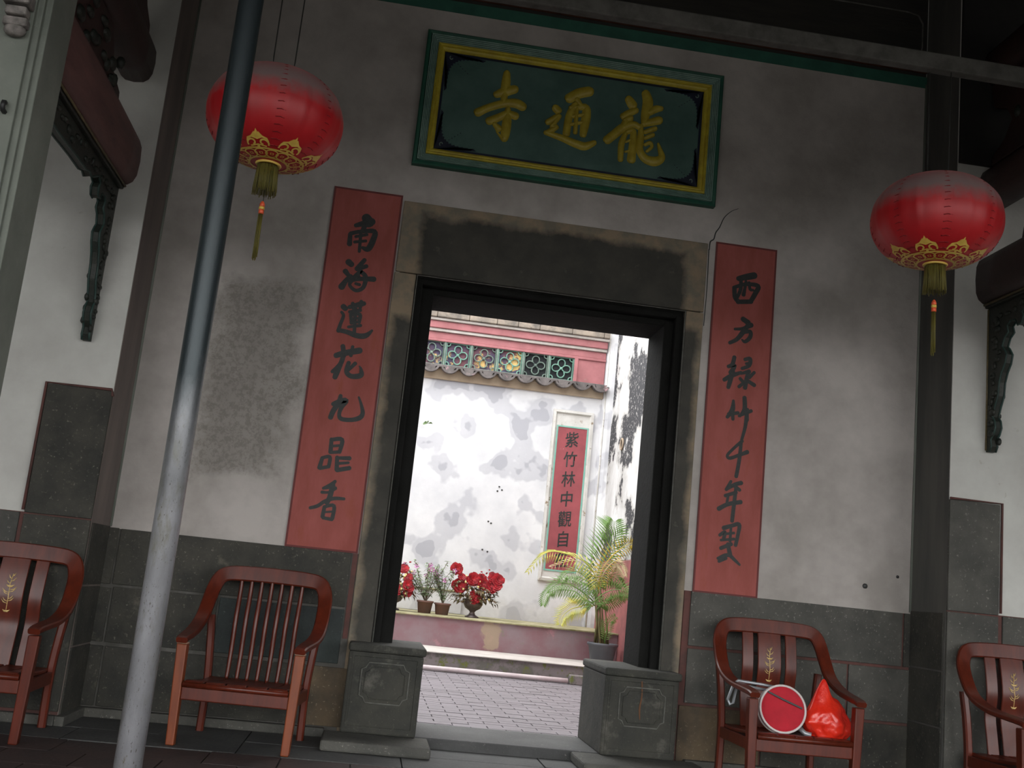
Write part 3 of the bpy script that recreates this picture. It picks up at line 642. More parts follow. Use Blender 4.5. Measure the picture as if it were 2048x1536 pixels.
# carved stone corbel on the left column's face
t = empty('carved_corbel', (-1.590, 4.01, 2.80), label='small weathered carved stone corbel high on the left column', cat='corbel')
MB().box(-.045, .045, -.045, .0, .02, .055).box(-.040, .040, -.055, .0, .06, .095).box(-.050, .050, -.075, .0, .10, .15).box(-.055, .055, -.085, .0, .155, .26).build('stepped_block', CORB, t, bevel=.008)
MB().ball((0, -.02, .008), .042, .028, .026, 12, 8).build('bud', CORB, t, True)
t = MB().tube([(0,.0,0),(0,-.02,0),(0,-.03,.012),(0,-.025,.03),(0,-.012,.034)], .010, 6).build('iron_hook', BLACKM, None, True, loc=(-1.575, 4.01, 2.485)); tag(t, 'short iron hook set into the left column', 'hook')

def superbar(mb, x, z, w_, h_, y0, y1, seg=16, e=.62, bulge=0.0):
    rr = []
    for i in range(9):
        u = i/8; k = 1+bulge*math.sin(math.pi*u); r_ = []
        for j in range(seg):
            a = 2*math.pi*j/seg; c, s_ = math.cos(a), math.sin(a)
            r_.append((x+w_/2*k*math.copysign(abs(c)**e, c), y0+(y1-y0)*u, z+h_/2*k*math.copysign(abs(s_)**e, s_)))
        rr.append(r_)
    return mb.rings(rr)
def porch_beam(x, side, label, label2, m, bl, sl):
    # lower beam and the carved board beneath it
    t = empty('porch_beam', (x, YF, 3.10), label=label, cat='beam', group='round edged tie beams between wall and column')
    L = (-x, -YF, -3.10)
    superbar(MB(), x, 3.105, .225, .31, 4.36, YF, bulge=.04).build('beam_body', m, t, True, loc=L)
    for s in (-1, 1):
        MB().tube([(x+s*.056, 4.4, 2.945), (x+s*.056, YF-.01, 2.945)], .008, 5).build('gilt_line', GILT, t, True, loc=L)
    MB().box(x-.05, x+.05, 4.4, YF-.005, 2.925, 2.952).build('lower_fillet', CARVE, t, loc=L, bevel=.006)
    b = empty('carved_bracket', (x, YF, 2.5), label=bl, cat='bracket', group='carved hanging brackets under the beams')
    L = (-x, -YF, -2.5)
    P = [(0,2.03),(.035,2.03),(.055,2.06),(.045,2.10),(.075,2.13),(.095,2.17),(.085,2.21),(.060,2.24),(.085,2.30),(.115,2.36),(.125,2.44),(.150,2.50),(.185,2.55),
         (.200,2.60),(.170,2.64),(.150,2.66),(.175,2.71),(.215,2.735),(.200,2.775),(.235,2.80),(.29,2.79),(.31,2.755),(.345,2.76),(.365,2.80),(.345,2.83),
         (.40,2.85),(.47,2.82),(.52,2.80),(.56,2.815),(.62,2.80),(.80,2.80),(1.10,2.79),(1.40,2.80),(1.64,2.80),(1.64,2.93),(0,2.93)]
    poly = [(YF-a, z) for a, z in P]
    MB().prism(poly, x-.022, x+.022, 'x').build('bracket_board', CARVE, b, loc=L)
    rim = P[1:-2]
    MB().tube([(x-.020, YF-a, z) for a, z in rim], .0065, 6).build('raised_rim', CARVEG, b, True, loc=L)
    MB().tube([(x+.020, YF-a, z) for a, z in rim], .0065, 6).build('raised_rim', CARVEG, b, True, loc=L)
    lumps = MB(); rr = random.Random(5)
    for i in range(46):
        u = i/45
        if u < .5: a, z = .03+.10*u*2*rr.random(), 2.12+.75*u*2
        else: a, z = .1+1.45*(u-.5)*2, 2.865
        for s in (-1, 1):
            lumps.ball((x+s*.024, YF-a-rr.random()*.03, z+rr.uniform(-.03,.03)), .014, .028*rr.uniform(.6,1.2), .022*rr.uniform(.6,1.2), 7, 5)
    tag(lumps.build('carved_foliage', CARVE, b, True, loc=L), kind='stuff')
    MB().tube([(x, YF-.004, 2.04), (x, YF-.004, 2.92)], .006, 5).build('gilt_line', GILT, b, True, loc=(-x-.024, -YF, -2.5))
    # carved strut and upper beam
    s_ = empty('carved_strut', (x, 5.2, 3.26), label=sl, cat='carved strut', group='carved wooden struts between the beams')
    L = (-x, -5.2, -3.26)
    MB().prism([(4.75,3.262),(5.68,3.262),(5.66,3.34),(5.50,3.38),(5.42,3.50),(5.34,3.575),(4.92,3.575),(4.84,3.48),(4.74,3.38)], x-.05, x+.05, 'x').build('strut_body', BEAMD, s_, loc=L, bevel=.01)
    lm = MB()
    for i in range(40):
        yy = rr.uniform(4.80, 5.60); zz = rr.uniform(3.29, 3.55); sx = rr.choice((-1, 1))
        lm.ball((x+sx*.05, yy, zz), .025, rr.uniform(.02,.06), rr.uniform(.02,.045), 7, 5)
    tag(lm.build('carved_figures', CARVE, s_, True, loc=L), kind='stuff')
    u = superbar(MB(), x, 3.715, .20, .27, 4.36, YF, e=.7).build('upper_beam', BEAMD, None, True); tag(u, label2, 'beam', 'dark upper beams of the porch')
    s2 = empty('carved_strut', (x, 5.3, 3.86), label=sl.replace('lower', 'upper'), cat='carved strut', group='carved wooden struts between the beams')
    L = (-x, -5.3, -3.86)
    MB().prism([(5.05,3.853),(6.02,3.853),(6.0,3.92),(5.88,3.98),(5.80,4.08),(5.86,4.18),(6.0,4.24),(6.03,4.40),(5.1,4.40),(5.12,4.22),(5.22,4.12),(5.20,4.0),(5.1,3.94)], x-.05, x+.05, 'x').build('strut_body', BEAMD, s2, loc=L, bevel=.01)
    lm = MB()
    for i in range(22):
        lm.ball((x+rr.choice((-1,1))*.05, rr.uniform(5.28,5.82), rr.uniform(3.9,4.35)), .025, rr.uniform(.02,.05), rr.uniform(.02,.045), 7, 5)
    tag(lm.build('carved_figures', CARVE, s2, True, loc=L), kind='stuff')
    v = superbar(MB(), x, 4.53, .20, .25, 4.36, YF, e=.7).build('upper_beam', BEAMD, None, True); tag(v, label2.replace('second', 'third'), 'beam', 'dark upper beams of the porch')
porch_beam(-1.71, -1, 'faded pinkish red beam running from the left column into the left pier', 'second dark beam end above the pinkish red beam at left', BEAMR,
           'dark green carved bracket hanging under the left beam', 'lower carved strut standing on the left beam')
porch_beam(3.60, 1, 'dark glossy beam end entering the right pier, below the right lantern', 'second dark beam crossing above the right lantern', BEAMD,
           'dark green carved bracket hanging under the right beam', 'lower carved strut standing on the right beam')
t = MB().box(-1.60, 3.49, 4.785, 4.845, 3.735, 3.825).build('hanging_bar', BEAMG, None, bevel=.008)
tag(t, 'long thin grey bar crossing in front of the wall near the top', 'bar')

# downpipe in front
t = empty('metal_pole', (-.745, 4.0, 0), label='tall round galvanised pole standing left of the doorway, dark paint above', cat='pole')
MB().tube([(0,0,.0),(0,0,1.5),(0,0,3.0),(0,0,4.60)], .0475, 28, cap=True).build('tube', PIPE, t, True)
MB().box(-.09, .09, -.09, .09, -.01, .012).build('foot_plate', PIPE, t, bevel=.003)
# ================================================================ LANTERNS
def make_lantern():
    t = empty('red_lantern', (0,0,0), label='x', cat='lantern', group='red silk lanterns')
    Rr, H = .3125, .226; NR = 8
    def prof(p):  # p: 0 bottom pole .. pi top pole
        return Rr*abs(math.sin(p))**0.80, -H*math.copysign(abs(math.cos(p))**0.95, math.cos(p))
    def mod(a, z):
        u = (a*NR/(2*math.pi)) % 1.0
        rib = -.014*math.exp(-(min(u, 1-u)/.035)**2)
        return 1+rib-.012*(abs(2*u-1)**2)*0 + .005*math.sin(a*NR*3)*math.cos(z*7)+.003*math.sin(a*NR*5+1)
    pr = []
    p0 = math.asin((.045/Rr)**(1/.8)); 
    for i in range(41):
        p = p0+(math.pi-2*p0)*i/40; pr.append(prof(p))
    MB().lathe(pr, 128, mod=mod).build('fabric_shell', SATIN, t, True)
    # stitched puckers along each seam
    se = MB()
    for k in range(NR):
        a = 2*math.pi*k/NR
        for i in range(6, 34):
            p = p0+(math.pi-2*p0)*i/40; r_, z = prof(p); r_ *= .992
            for sgn in (-1, 1):
                if (i+k) % 2: continue
                d = .020; a2 = a+sgn*d/r_
                se.tube([(r_*math.cos(a), r_*math.sin(a), z), ((r_+.0005)*math.cos(a2), (r_+.0005)*math.sin(a2), z-.004)], .0024, 4)
    tag(se.build('seam_stitches', SEAM, t, True), kind='stuff')
    # gold ornament, laid 1.5 mm over the silk
    def on(u, v, lift=.0025):   # u: angle, v: plan radius
        s_ = (v/Rr)**(1/.80); s_ = min(.999, s_); p = math.asin(s_)
        r_, z = prof(p); k = mod(u, z)
        return ((r_*k)*math.cos(u), (r_*k)*math.sin(u), z-lift)
    g = MB()
    def ribbon(pts, w_, closed=False):
        n = len(pts); vs = []; fs = []
        for i in range(n):
            a = pts[(i-1) % n] if closed or i else pts[0]; b = pts[(i+1) % n] if closed or i < n-1 else pts[-1]
            du, dv = (b[0]-a[0])*pts[i][1], b[1]-a[1]; l = math.hypot(du, dv) or 1
            nu, nv = -dv/l*w_/2/pts[i][1], du/l*w_/2
            vs += [on(pts[i][0]+nu, pts[i][1]+nv), on(pts[i][0]-nu, pts[i][1]-nv)]
        for i in range(n if closed else n-1):
            j = (i+1) % n; fs.append((2*i, 2*i+1, 2*j+1, 2*j))
        g.add(vs, fs)
    for v, w_ in ((.088,.011),(.156,.011)):
        ribbon([(2*math.pi*i/96, v) for i in range(96)], w_, True)
    NC = 16
    for k in range(NC):
        a0 = 2*math.pi*k/NC; v0 = .122
        for rad, w_ in ((.0275,.0065),):
            ribbon([(a0+rad*math.cos(q)/v0, v0+rad*math.sin(q)) for q in [2*math.pi*i/16 for i in range(16)]], w_, True)
        ribbon([(a0+.009*math.cos(q)/v0, v0+.009*math.sin(q)) for q in [math.pi/4+math.pi*i/2 for i in range(4)]], .004, True)
    def fill(poly):   # filled patch, fan from centroid
        cu = sum(p[0] for p in poly)/len(poly); cv = sum(p[1] for p in poly)/len(poly)
        vs = [on(cu, cv)]+[on(*p) for p in poly]; n = len(poly)
        g.add(vs, [(0, 1+i, 1+(i+1) % n) for i in range(n)])
    for k in range(8):
        a0 = 2*math.pi*(k+.5)/8
        def q(x_, v): v = .158+(v-.142)*1.15; return (a0+x_*1.2/max(v, .05), v)
        for s in (-1, 1):
            pts = []
            for i in range(15):
                a = -.6+i/14*5.0; r_ = .020-.012*i/14
                pts.append(q(s*(.022+r_*math.cos(a)), .166+r_*math.sin(a)))
            ribbon(pts, .0085)
            ribbon([q(s*.040,.172), q(s*.036,.186), q(s*.020,.192), q(s*.006,.207)], .009)
        ribbon([q(0,.142), q(0,.155)], .012)
        fill([q(-.020,.188), q(0,.180), q(.020,.188), q(.008,.203), q(0,.220), q(-.008,.203)])
        ribbon([q(-.03,.150), q(0,.158), q(.03,.150)], .008)
    g.build('gold_trim', GOLDF, t, rec=False)
    MB().lathe([(.056,-.232),(.060,-.226),(.056,-.218),(.046,-.216),(.044,-.230),(.050,-.234),(.056,-.232)], 32).build('gold_ring', GOLDF, t, True)
    MB().lathe([(.046,.212),(.060,.216),(.062,.226),(.052,.232),(.02,.236),(.004,.246)], 24).build('top_ring', BLACKM, t, True)
    fr = MB(); rr = random.Random(9)
    for k in range(90):
        a = 2*math.pi*k/90+rr.uniform(-.03,.03); r0 = .047; r1 = .053+rr.uniform(-.003,.003); b = -.355-rr.uniform(0,.022)
        fr.tube([(r0*math.cos(a), r0*math.sin(a), -.236), (r1*math.cos(a+.04), r1*math.sin(a+.04), b)], .0021, 3)
    tag(fr.build('fringe', FRINGE, t, True), kind='stuff')
    MB().tube([(0,0,-.23), (.002,0,-.44)], .0015, 4).build('cord', WIRE, t)
    b = MB().lathe([(.003,-.404),(.009,-.412),(.012,-.42),(.012,-.432)], 12, cap=True)
    b.build('bead', BEADR, t, True)
    MB().lathe([(.0125,-.432),(.0135,-.438),(.0125,-.446)], 12, cap=True).build('gold_bead', GOLDF, t, True)
    MB().lathe([(.012,-.446),(.0125,-.455),(.012,-.466)], 12, cap=True).build('bead', BEADR, t, True)
    ts = MB()
    for k in range(26):
        a = rr.uniform(0, 6.28); q = rr.uniform(.002, .0105); b = -.655-rr.uniform(0,.04)
        ts.tube([(q*math.cos(a), q*math.sin(a), -.464), (q*1.15*math.cos(a)+.002, q*1.15*math.sin(a), b)], .0022, 3)
    tag(ts.build('tassel', FRINGE, t, True), kind='stuff')
    MB().tube([(-.052,0,.875),(-.050,0,.30),(-.048,0,.262),(.048,0,.262),(.050,0,.30),(.052,0,.875)], .0032, 5).build('wire_hanger', WIRE, t)
    MB().tube([(0,0,.244),(0,0,.262)], .003, 5).build('wire_hanger', WIRE, t)
    return t
la = make_lantern(); la.location = (-.703, 4.815, 2.955); la.rotation_euler = (0, 0, R(12))
la['label'] = 'red silk lantern with gold trim hanging behind the metal pole'
lb = copy_tree(la); lb.location = (2.558, 4.815, 2.93); lb.rotation_euler = (0, 0, R(-18))
lb['label'] = 'red silk lantern with gold trim hanging before the right pier'
# ================================================================ ARMCHAIRS
def make_chair(kind, label):
    t = empty('armchair', (0,0,0), label=label, cat='chair', group='mahogany armchairs along the wall')
    for s in (-1, 1):
        # front leg (square, slightly tapering), rear leg leaning back
        m = WOODLIT if kind == 'spindle' else WOOD
        MB().taper(s*.285, -.29, 0, .492, .021, .024, .026, .028, s*.012, -.005).build('leg', m, t, bevel=.006)
        if kind == 'spindle': MB().taper(s*.297, -.295, .4925, .502, .0268, .0288, .024, .026).build('leg_cap', CAP, t, bevel=.003)
        P = catmull([(s*.275,.265,0),(s*.272,.262,.25),(s*.285,.262,.45),(s*.303,.272,.62)], 4)
        MB().sweep(P, [(0,-1,.05)]*len(P), .040, .044).build('leg', WOOD, t, smooth=False)
        MB().box(min(s*.262,s*.286), max(s*.262,s*.286), -.27, .25, .215, .275).build('side_rail', WOOD, t, bevel=.004)
    half = [((.297,-.335,.510),(0,-.3,1),.056),((.299,-.300,.520),(0,-.1,1),.062),((.305,-.20,.530),(0,-.05,1),.070),((.316,-.06,.545),(0,-.2,1),.074),((.322,.06,.575),(0,-.45,1),.074),
            ((.322,.15,.620),(0,-.8,.8),.074),((.320,.215,.690),(0,-1,.5),.076),((.313,.265,.765),(0,-1,.3),.078),((.292,.290,.825),(0,-1,.2),.080),
            ((.255,.303,.852),(0,-1,.2),.082),((.19,.309,.860),(0,-1,.2),.084),((.10,.314,.863),(0,-1,.2),.086),((0,.316,.864),(0,-1,.2),.086)]
    pts = [(p, n_, w_) for p, n_, w_ in half] + [((-p[0], p[1], p[2]), n_, w_) for p, n_, w_ in reversed(half[:-1])]
    flat = catmull([tuple(p)+tuple(n_)+(w_,) for p, n_, w_ in pts], 4)
    MB().sweep([f[:3] for f in flat], [f[3:6] for f in flat], [f[6] for f in flat], .028).build('bent_back_and_arms', WOOD, t, True, sharp=True)
    MB().box(-.268, .268, -.312, -.280, .222, .288).build('front_rail', WOOD, t, bevel=.006)
    MB().box(-.255, .255, .235, .262, .215, .27).build('rear_rail', WOOD, t, bevel=.004)
    S_ = [(0,-.315,.300),(0,-.30,.308),(0,-.26,.308),(0,-.15,.298),(0,0,.286),(0,.15,.280),(0,.245,.284)]
    sl = catmull(S_, 3)
    n_sl = 5
    for i in range(n_sl):
        xc = -.262+.524*(i+.5)/n_sl
        MB().sweep([(xc, p[1], p[2]) for p in sl], [(0,0,1)]*len(sl), .524/n_sl-.006, .020).build('seat_slat', WOOD, t)
    MB().tube([(-.264,-.315,.298),(.264,-.315,.298)], .014, 10).build('seat_lip', WOOD, t, True)
    if kind == 'spindle':
        for i in range(7):
            xc = -.165+.055*i
            P = catmull([(xc*1.0,.235,.285),(xc*1.01,.262,.42),(xc*1.02,.272,.60),(xc*1.03,.300,.745),(xc*1.04,.310,.842)], 5)
            rr = [.0105+.0035*math.sin(math.pi*min(1, k/(len(P)-1)*1.05)) for k in range(len(P))]
            MB().tube(P, rr, 8).build('spindle', WOOD, t, True)
    else:
        for xc, w_ in ((-.1325,.068),(0,.142),(.1325,.068)):
            P = catmull([(xc,.240,.275),(xc,.262,.38),(xc,.285,.50),(xc,.268,.62),(xc,.285,.74),(xc,.311,.848)], 5)
            o = MB().sweep(P, [(0,-1,.1)]*len(P), w_, .014).build('splat', WOOD, t, True, sharp=True)
        g = MB()
        def gy(z):
            for i in range(len(P)-1):
                if P[i][2] <= z <= P[i+1][2]:
                    u = (z-P[i][2])/(P[i+1][2]-P[i][2]); return P[i][1]+(P[i+1][1]-P[i][1])*u
            return .27
        def gl(pts, r_): g.tube([(a, gy(b)-.009, b) for a, b in pts], r_, 5)
        gl([(0,.555),(.002,.62),(-.002,.69),(.003,.745)], .0022)
        for z0, l_ in ((.70,.022),(.725,.015),(.655,.034),(.645,.030),(.61,.024),(.60,.030)):
            for s in (-1, 1):
                z1 = z0+.006*s
                gl([(0,z1),(s*l_*.6,z1+.006),(s*l_,z1+.020)], [.0014,.0026,.0008])
        for z0, a_ in ((.683,.020),(.556,.018)):
            gl([(-a_,z0+.006),(-a_*.4,z0-.002),(a_*.4,z0-.002),(a_,z0+.006)], [.001,.0055,.0055,.001])
        g.build('bamboo_inlay', GOLDM, t, True)
    return t
ca = make_chair('spindle', 'mahogany armchair with seven thin spindles behind the metal pole')
ca.location = (-.575, 6.012, 0); ca.rotation_euler = (0, 0, R(-5))
cb = make_chair('splat', 'mahogany armchair with bags on its seat, right of the doorway')
cb.location = (2.385, 6.03, 0); cb.scale = (1.02, 1, 1.0)
cb.scale = (1, 1, 1)
cc = copy_tree(cb); cc.location = (-1.825, 5.675, 0); cc.rotation_euler = (0, 0, R(2.5)); cc['label'] = 'mahogany armchair cut off by the left edge, before the left pier'
cd = copy_tree(cb); cd.location = (3.715, 5.69, 0); cd['label'] = 'mahogany armchair cut off by the right edge, before the right pier'

# red round stool / fan cloth and plastic bag on the right chair
fs = empty('folding_stool', (2.305, 5.86, .437), label='small folding stool with round red cloth seat and white rim, propped on the chair', cat='folding stool')
fs.rotation_euler = (R(-12), 0, R(-6))
def disc(y0, y1, r_, seg=40): return [[(r_*math.cos(2*math.pi*k/seg), yy, r_*math.sin(2*math.pi*k/seg)) for k in range(seg)] for yy in (y0, y1)]
MB().rings([[(rr_*math.cos(2*math.pi*k/40), yy, rr_*math.sin(2*math.pi*k/40)) for k in range(40)] for rr_, yy in ((.05,-.010),(.09,-.012),(.118,-.016),(.122,.0),(.118,.03))]).build('cloth_seat', REDCLOTH, fs, True)
MB().tube([(.124*math.cos(2*math.pi*k/40), -.014, .124*math.sin(2*math.pi*k/40)) for k in range(40)], .0065, 7, closed=True).build('white_rim', WHITERIM, fs, True)
MB().tube([(.126*math.cos(2*math.pi*k/40), .032, .126*math.sin(2*math.pi*k/40)) for k in range(40)], .0055, 7, closed=True).build('white_rim', WHITERIM, fs, True)
MB().sweep([(-.085,-.018,.085),(0,-.019,.050),(.105,-.020,.012)], [(0,-1,0)]*3, .010, .004).build('dark_strap', BLACKM, fs)
MB().tube([(.03,.045,.115),(-.10,.045,.128),(-.235,.040,.135),(-.262,.03,.110),(-.300,.00,.022),(-.290,-.01,-.004),(-.272,-.006,.006),(-.245,.03,.10),(-.20,.045,.112),(-.02,.05,.095)], .0085, 8).build('folded_leg', GREYTUBE, fs, True)
MB().tube([(.10,.04,-.08),(.135,.03,-.112),(.165,.02,-.118)], .014, 8).build('folded_leg', GREYTUBE, fs, True)

import bmesh
from mathutils import noise as mnoise
bm = bmesh.new(); bmesh.ops.create_icosphere(bm, subdivisions=5, radius=1)
for v in bm.verts:
    c = v.co.copy(); z = c.z
    k = 1+.20*mnoise.noise(c*1.6+Vector((3,1,2)))+.09*mnoise.noise(c*4+Vector((1,7,2)))+.05*abs(mnoise.noise(c*9))
    taper = 1.0 if z < 0 else (1-.30*z)
    x_ = c.x*.135*k*taper; y_ = c.y*.095*k*taper; z_ = z*.135*(1+.1*mnoise.noise(c*2.0))
    if z < -.55: z_ = -.55*.135+(z+.55)*.02
    # two gathered handles
    for hx, hh, wd in ((-.045, .085, .050), (-.015, .03, .03), (.085, .022, .040)):
        d = math.hypot((x_-hx), y_*1.3); pk = math.exp(-(d/wd)**2)
        if z > .0: z_ += hh*pk*min(1, z*1.6)
    v.co = (x_+ .02*max(0, -z), y_, z_+.0)
me = bpy.data.meshes.new('plastic_bag'); bm.to_mesh(me); bm.free(); me.materials.append(BAG)
for p in me.polygons: p.use_smooth = True
pb = bpy.data.objects.new('plastic_bag', me); COL.objects.link(pb); pb.location = (2.575, 5.90, .385); pb.rotation_euler = (0, R(0), R(10))
tag(pb, 'knotted bright red plastic shopping bag on the chair seat', 'bag')

# ================================================================ COURTYARD
cwb = MB().box(-3.0, 3.6, YC, YC+.35, -0.05, 4.60).build('wall_courtyard_back', CWALL); tag(cwb, 'mould stained white courtyard wall with pink cornice', kind='structure')
# cornice mouldings
MB().box(-1, 2.86, YC-.05, YC, 4.20, 4.30).build('pink_moulding', PINK, cwb, bevel=.01)
MB().box(-1, 2.86, YC-.09, YC, 4.30, 4.34).build('pale_fillet', PALETOP, cwb, bevel=.006)
MB().box(-1, 2.86, YC-.12, YC, 4.34, 4.44).build('pink_moulding', PINK, cwb, bevel=.012)
MB().box(-1, 2.87, YC-.16, YC, 4.44, 4.475).build('pale_fillet', PALETOP, cwb, bevel=.006)
x = -.95; rr = random.Random(4)
while x < 2.86:
    w_ = min(rr.uniform(.25, .5), 2.87-x); h_ = rr.uniform(.0, .02)
    MB().box(x, x+w_-.004, YC-.20, YC+.02, 4.475, 4.585+h_).build('coping_stone', COPING, cwb, bevel=.012); x += w_
# lattice strip: pink surround, backing and glazed tiles
MB().box(2.44, 2.86, YC-.045, YC, 3.84, 4.20).build('pink_panel', PINK, cwb, bevel=.006)
MB().box(2.42, 2.47, YC-.075, YC, 3.84, 4.17).build('pink_moulding', PINK, cwb, bevel=.006)
MB().box(-1, 2.86, YC-.07, YC, 4.165, 4.20).build('pink_moulding', PINK, cwb, bevel=.006)
MB().box(1.69, 2.43, YC-.006, YC, 3.83, 4.17).build('backing', BACKD, cwb)
MB().box(-1, 1.69, YC-.006, YC, 3.83, 4.17).build('backing', BACKT, cwb)
def lattice(cx, cz, m):
    g = MB(); w_ = .165; g.frame(cx-w_, cx+w_, cz-w_, cz+w_, YC-.02, [(0,-.015),(0,.025),(.012,.025),(.012,-.015)])
    for k in range(4):
        a = k*math.pi/2
        pts = []
        for i in range(13):
            q = -2.15+4.3*i/12
            pts.append((.078+.052*math.cos(q), .050*math.sin(q)))
        P = [(cx+u*math.cos(a)-v*math.sin(a), YC-.03, cz+u*math.sin(a)+v*math.cos(a)) for u, v in pts]
        g.tube(P, .0095, 5)
        a2 = a+math.pi/4
        g.tube([(cx+.02*math.cos(a2), YC-.03, cz+.02*math.sin(a2)), (cx+.085*math.cos(a2), YC-.03, cz+.085*math.sin(a2))], .009, 5)
        c2 = (cx+.205*math.cos(a2), cz+.205*math.sin(a2))
        g.tube([(c2[0]+.034*math.cos(q), YC-.03, c2[1]+.034*math.sin(q)) for q in [a2+math.pi+(-1.9+3.8*i/9) for i in range(10)]], .009, 5)
    g.ball((cx, YC-.032, cz), .024, .014, .024, 8, 5)
    return g.build('lattice_tile', m, cwb, True)
for i in range(8): lattice(2.245-.362*i, 4.005, LATT if i % 2 == 0 else LATTG)
for i in range(9): MB().box(2.412-.362*i+.0, 2.428-.362*i+.012, YC-.06, YC, 3.84, 4.165).build('lattice_post', LATTG, cwb, bevel=.004)
# scalloped tile eave and below it a tan band painted as its shadow
MB().box(-1, 2.86, YC-.12, YC, 3.80, 3.835).build('tile_bed', TILEG, cwb, bevel=.006)
i = 0; x = 2.80
while x > -.9:
    rr_ = []
    n = 9
    for (yy, dz) in ((YC-.20, -.02), (YC, .0)):
        pts = []
        for k in range(n):
            a = math.pi*(1.12+ .76*k/(n-1)); pts.append((x+.125*math.cos(a), yy, 3.845+.115*math.sin(a)+dz))
        for k in reversed(range(n)):
            a = math.pi*(1.12+ .76*k/(n-1)); pts.append((x+.100*math.cos(a)*1.05, yy, 3.850+.088*math.sin(a)+dz))
        rr_.append(pts)
    MB().rings(rr_).build('eave_tile', TILEG, cwb)
    MB().prism([(x-.085,3.80+.02),(x-.05,3.75),(x+.05,3.75),(x+.085,3.82)], YC-.165, YC-.15).build('tile_plug', TILEG, cwb)
    x -= .262; i += 1
MB().box(-1, 2.87, YC-.045, YC, 3.645, 3.80).build('tan_shadow_band', BANDT, cwb, bevel=.01)
# low ledge at the foot, left
MB().box(-1, 1.22, YC-.06, YC, .546, .83).build('low_ledge', CWALL, cwb, bevel=.01)
MB().box(-1, 1.22, YC-.085, YC, .83, .85).build('mossy_ledge_top', MOSSTOP, cwb, bevel=.008)
# stuck plants and nail stubs on the wall
g = MB()
rr = random.Random(8)
for k in range(14):
    a = rr.uniform(0, 3.14); g.add([(.50,YC-.02,3.02),(.50+.07*math.cos(a),YC-.08,3.0+.05*math.sin(a)),(.50+.06*math.cos(a+.3),YC-.08,3.0+.04*math.sin(a+.3))], [(0,1,2)])
t = g.build('wall_weed', LEAFG, None, rec=False); tag(t, 'tiny green weed growing out of the white courtyard wall', 'weed')
for hx, hz in ((1.56,2.28),(1.60,2.24),(1.54,2.22),(1.50,1.78),(1.46,1.80),(1.42,1.42),(1.49,1.40)):
    MB().ball((hx, YC-.004, hz), .013, .008, .013, 6, 4).build('nail_stub', BLACKM, cwb)

csr = MB().box(3.0, 3.35, 7.6, YC+.35, -0.05, 5.3).build('wall_courtyard_right', SWALL); tag(csr, 'white courtyard side wall with black mould above a pink dado', kind='structure')
MB().prism([(2.86, YC), (2.88, YC-.06), (2.95, YC-.11), (3.01, YC-.12), (3.01, YC+.01)], .546, 5.3, 'z').build('corner_pilaster', CWALL, csr)
MB().tube([(2.895, YC-.075, .55), (2.895, YC-.075, 4.6)], .012, 6).build('corner_line', WFRAME, csr, True)
MB().tube([(2.99,13.55+.07*math.cos(q),2.92+.07*math.sin(q)) for q in [2*math.pi*i/16 for i in range(16)]], .014, 6, closed=True).build('drain_ring', BANDT, csr, True)
csl = MB().box(-3.3, -3.0, 7.0, YC+.35, -0.05, 4.6).build('wall_courtyard_left', CWALL); tag(csl, 'white courtyard side wall at left', kind='structure')

# inscription panel on the far wall
PO2 = (2.485, YC, 2.2); L = off(PO2)
ip = empty('inscription_panel', PO2, label='narrow red panel with green border and black characters on the courtyard wall', cat='couplet')
MB().frame(2.20, 2.765, 1.10, 3.43, YC, [(0,0),(0,.05),(.035,.055),(.05,.03),(.055,.02)]).build('white_frame', WFRAME, ip, loc=L)
MB().box(2.24, 2.73, YC-.020, YC, 1.13, 3.40).build('white_field', WFRAME, ip, loc=L)
MB().frame(2.265, 2.71, 1.235, 3.215, YC-.02, [(0,0),(0,.010),(.020,.010),(.022,.0)]).build('green_border', TEAL, ip, loc=L)
MB().box(2.28, 2.695, YC-.024, YC-.01, 1.25, 3.20).build('red_board', CRED, ip, loc=L)
def glyph(ch, cx, cz, size, y, parent, L, squash=1.0, skew=0.0):
    cu = bpy.data.curves.new('glyph', 'FONT'); cu.body = ch; cu.size = size; cu.align_x = 'CENTER'; cu.align_y = 'CENTER'; cu.offset = size*.012; cu.resolution_u = 3
    o = bpy.data.objects.new('glyph', cu); COL.objects.link(o)
    dg = bpy.context.evaluated_depsgraph_get(); me = bpy.data.meshes.new_from_object(o.evaluated_get(dg))
    bpy.data.objects.remove(o); me.name = 'character'; me.materials.clear(); me.materials.append(INK)
    for v in me.vertices: v.co = Vector((cx+v.co.x*squash+v.co.y*skew, y, cz+v.co.y+v.co.x*.12))
    c = bpy.data.objects.new('character', me); COL.objects.link(c); c.parent = parent; c.location = L
for i, ch in enumerate('紫竹林中觀自在'):
    glyph(ch, 2.49, 3.015-.272*i, .225, YC-.0265, ip, L, .86, .0)

# planting ledges
t = MB().box(-2.99, 2.995, 12.915, YC-.005, .0, .528).build('raised_bed', RISER); tag(t, 'raised ledge with faded pink front under the courtyard wall', 'ledge')
MB().box(-2.99, 2.995, 12.885, YC-.005, .528, .546).build('top_slab', MOSSTOP, t, bevel=.006)
t = MB().box(-2.99, 2.995, 11.86, 12.91, .0, .188).build('lower_step', LOWR); tag(t, 'low step with mossy front below the pink ledge', 'step')
MB().box(-2.99, 2.995, 11.83, 12.91, .188, .2).build('top_slab', PALETOP, t, bevel=.004)
MB().box(2.24, 3.0, 11.74, 11.86, .0, .10).build('corner_block', LOWR, t, bevel=.01)
t = MB().tube([(-2.8,11.77,.035),(.3,11.77,.035),(1.2,11.78,.035),(1.9,11.775,.035),(2.22,11.77,.035)], .026, 10).build('plastic_pipe', PIPEP, None, True)
tag(t, 'long pale plastic pipe lying at the foot of the mossy step', 'pipe')
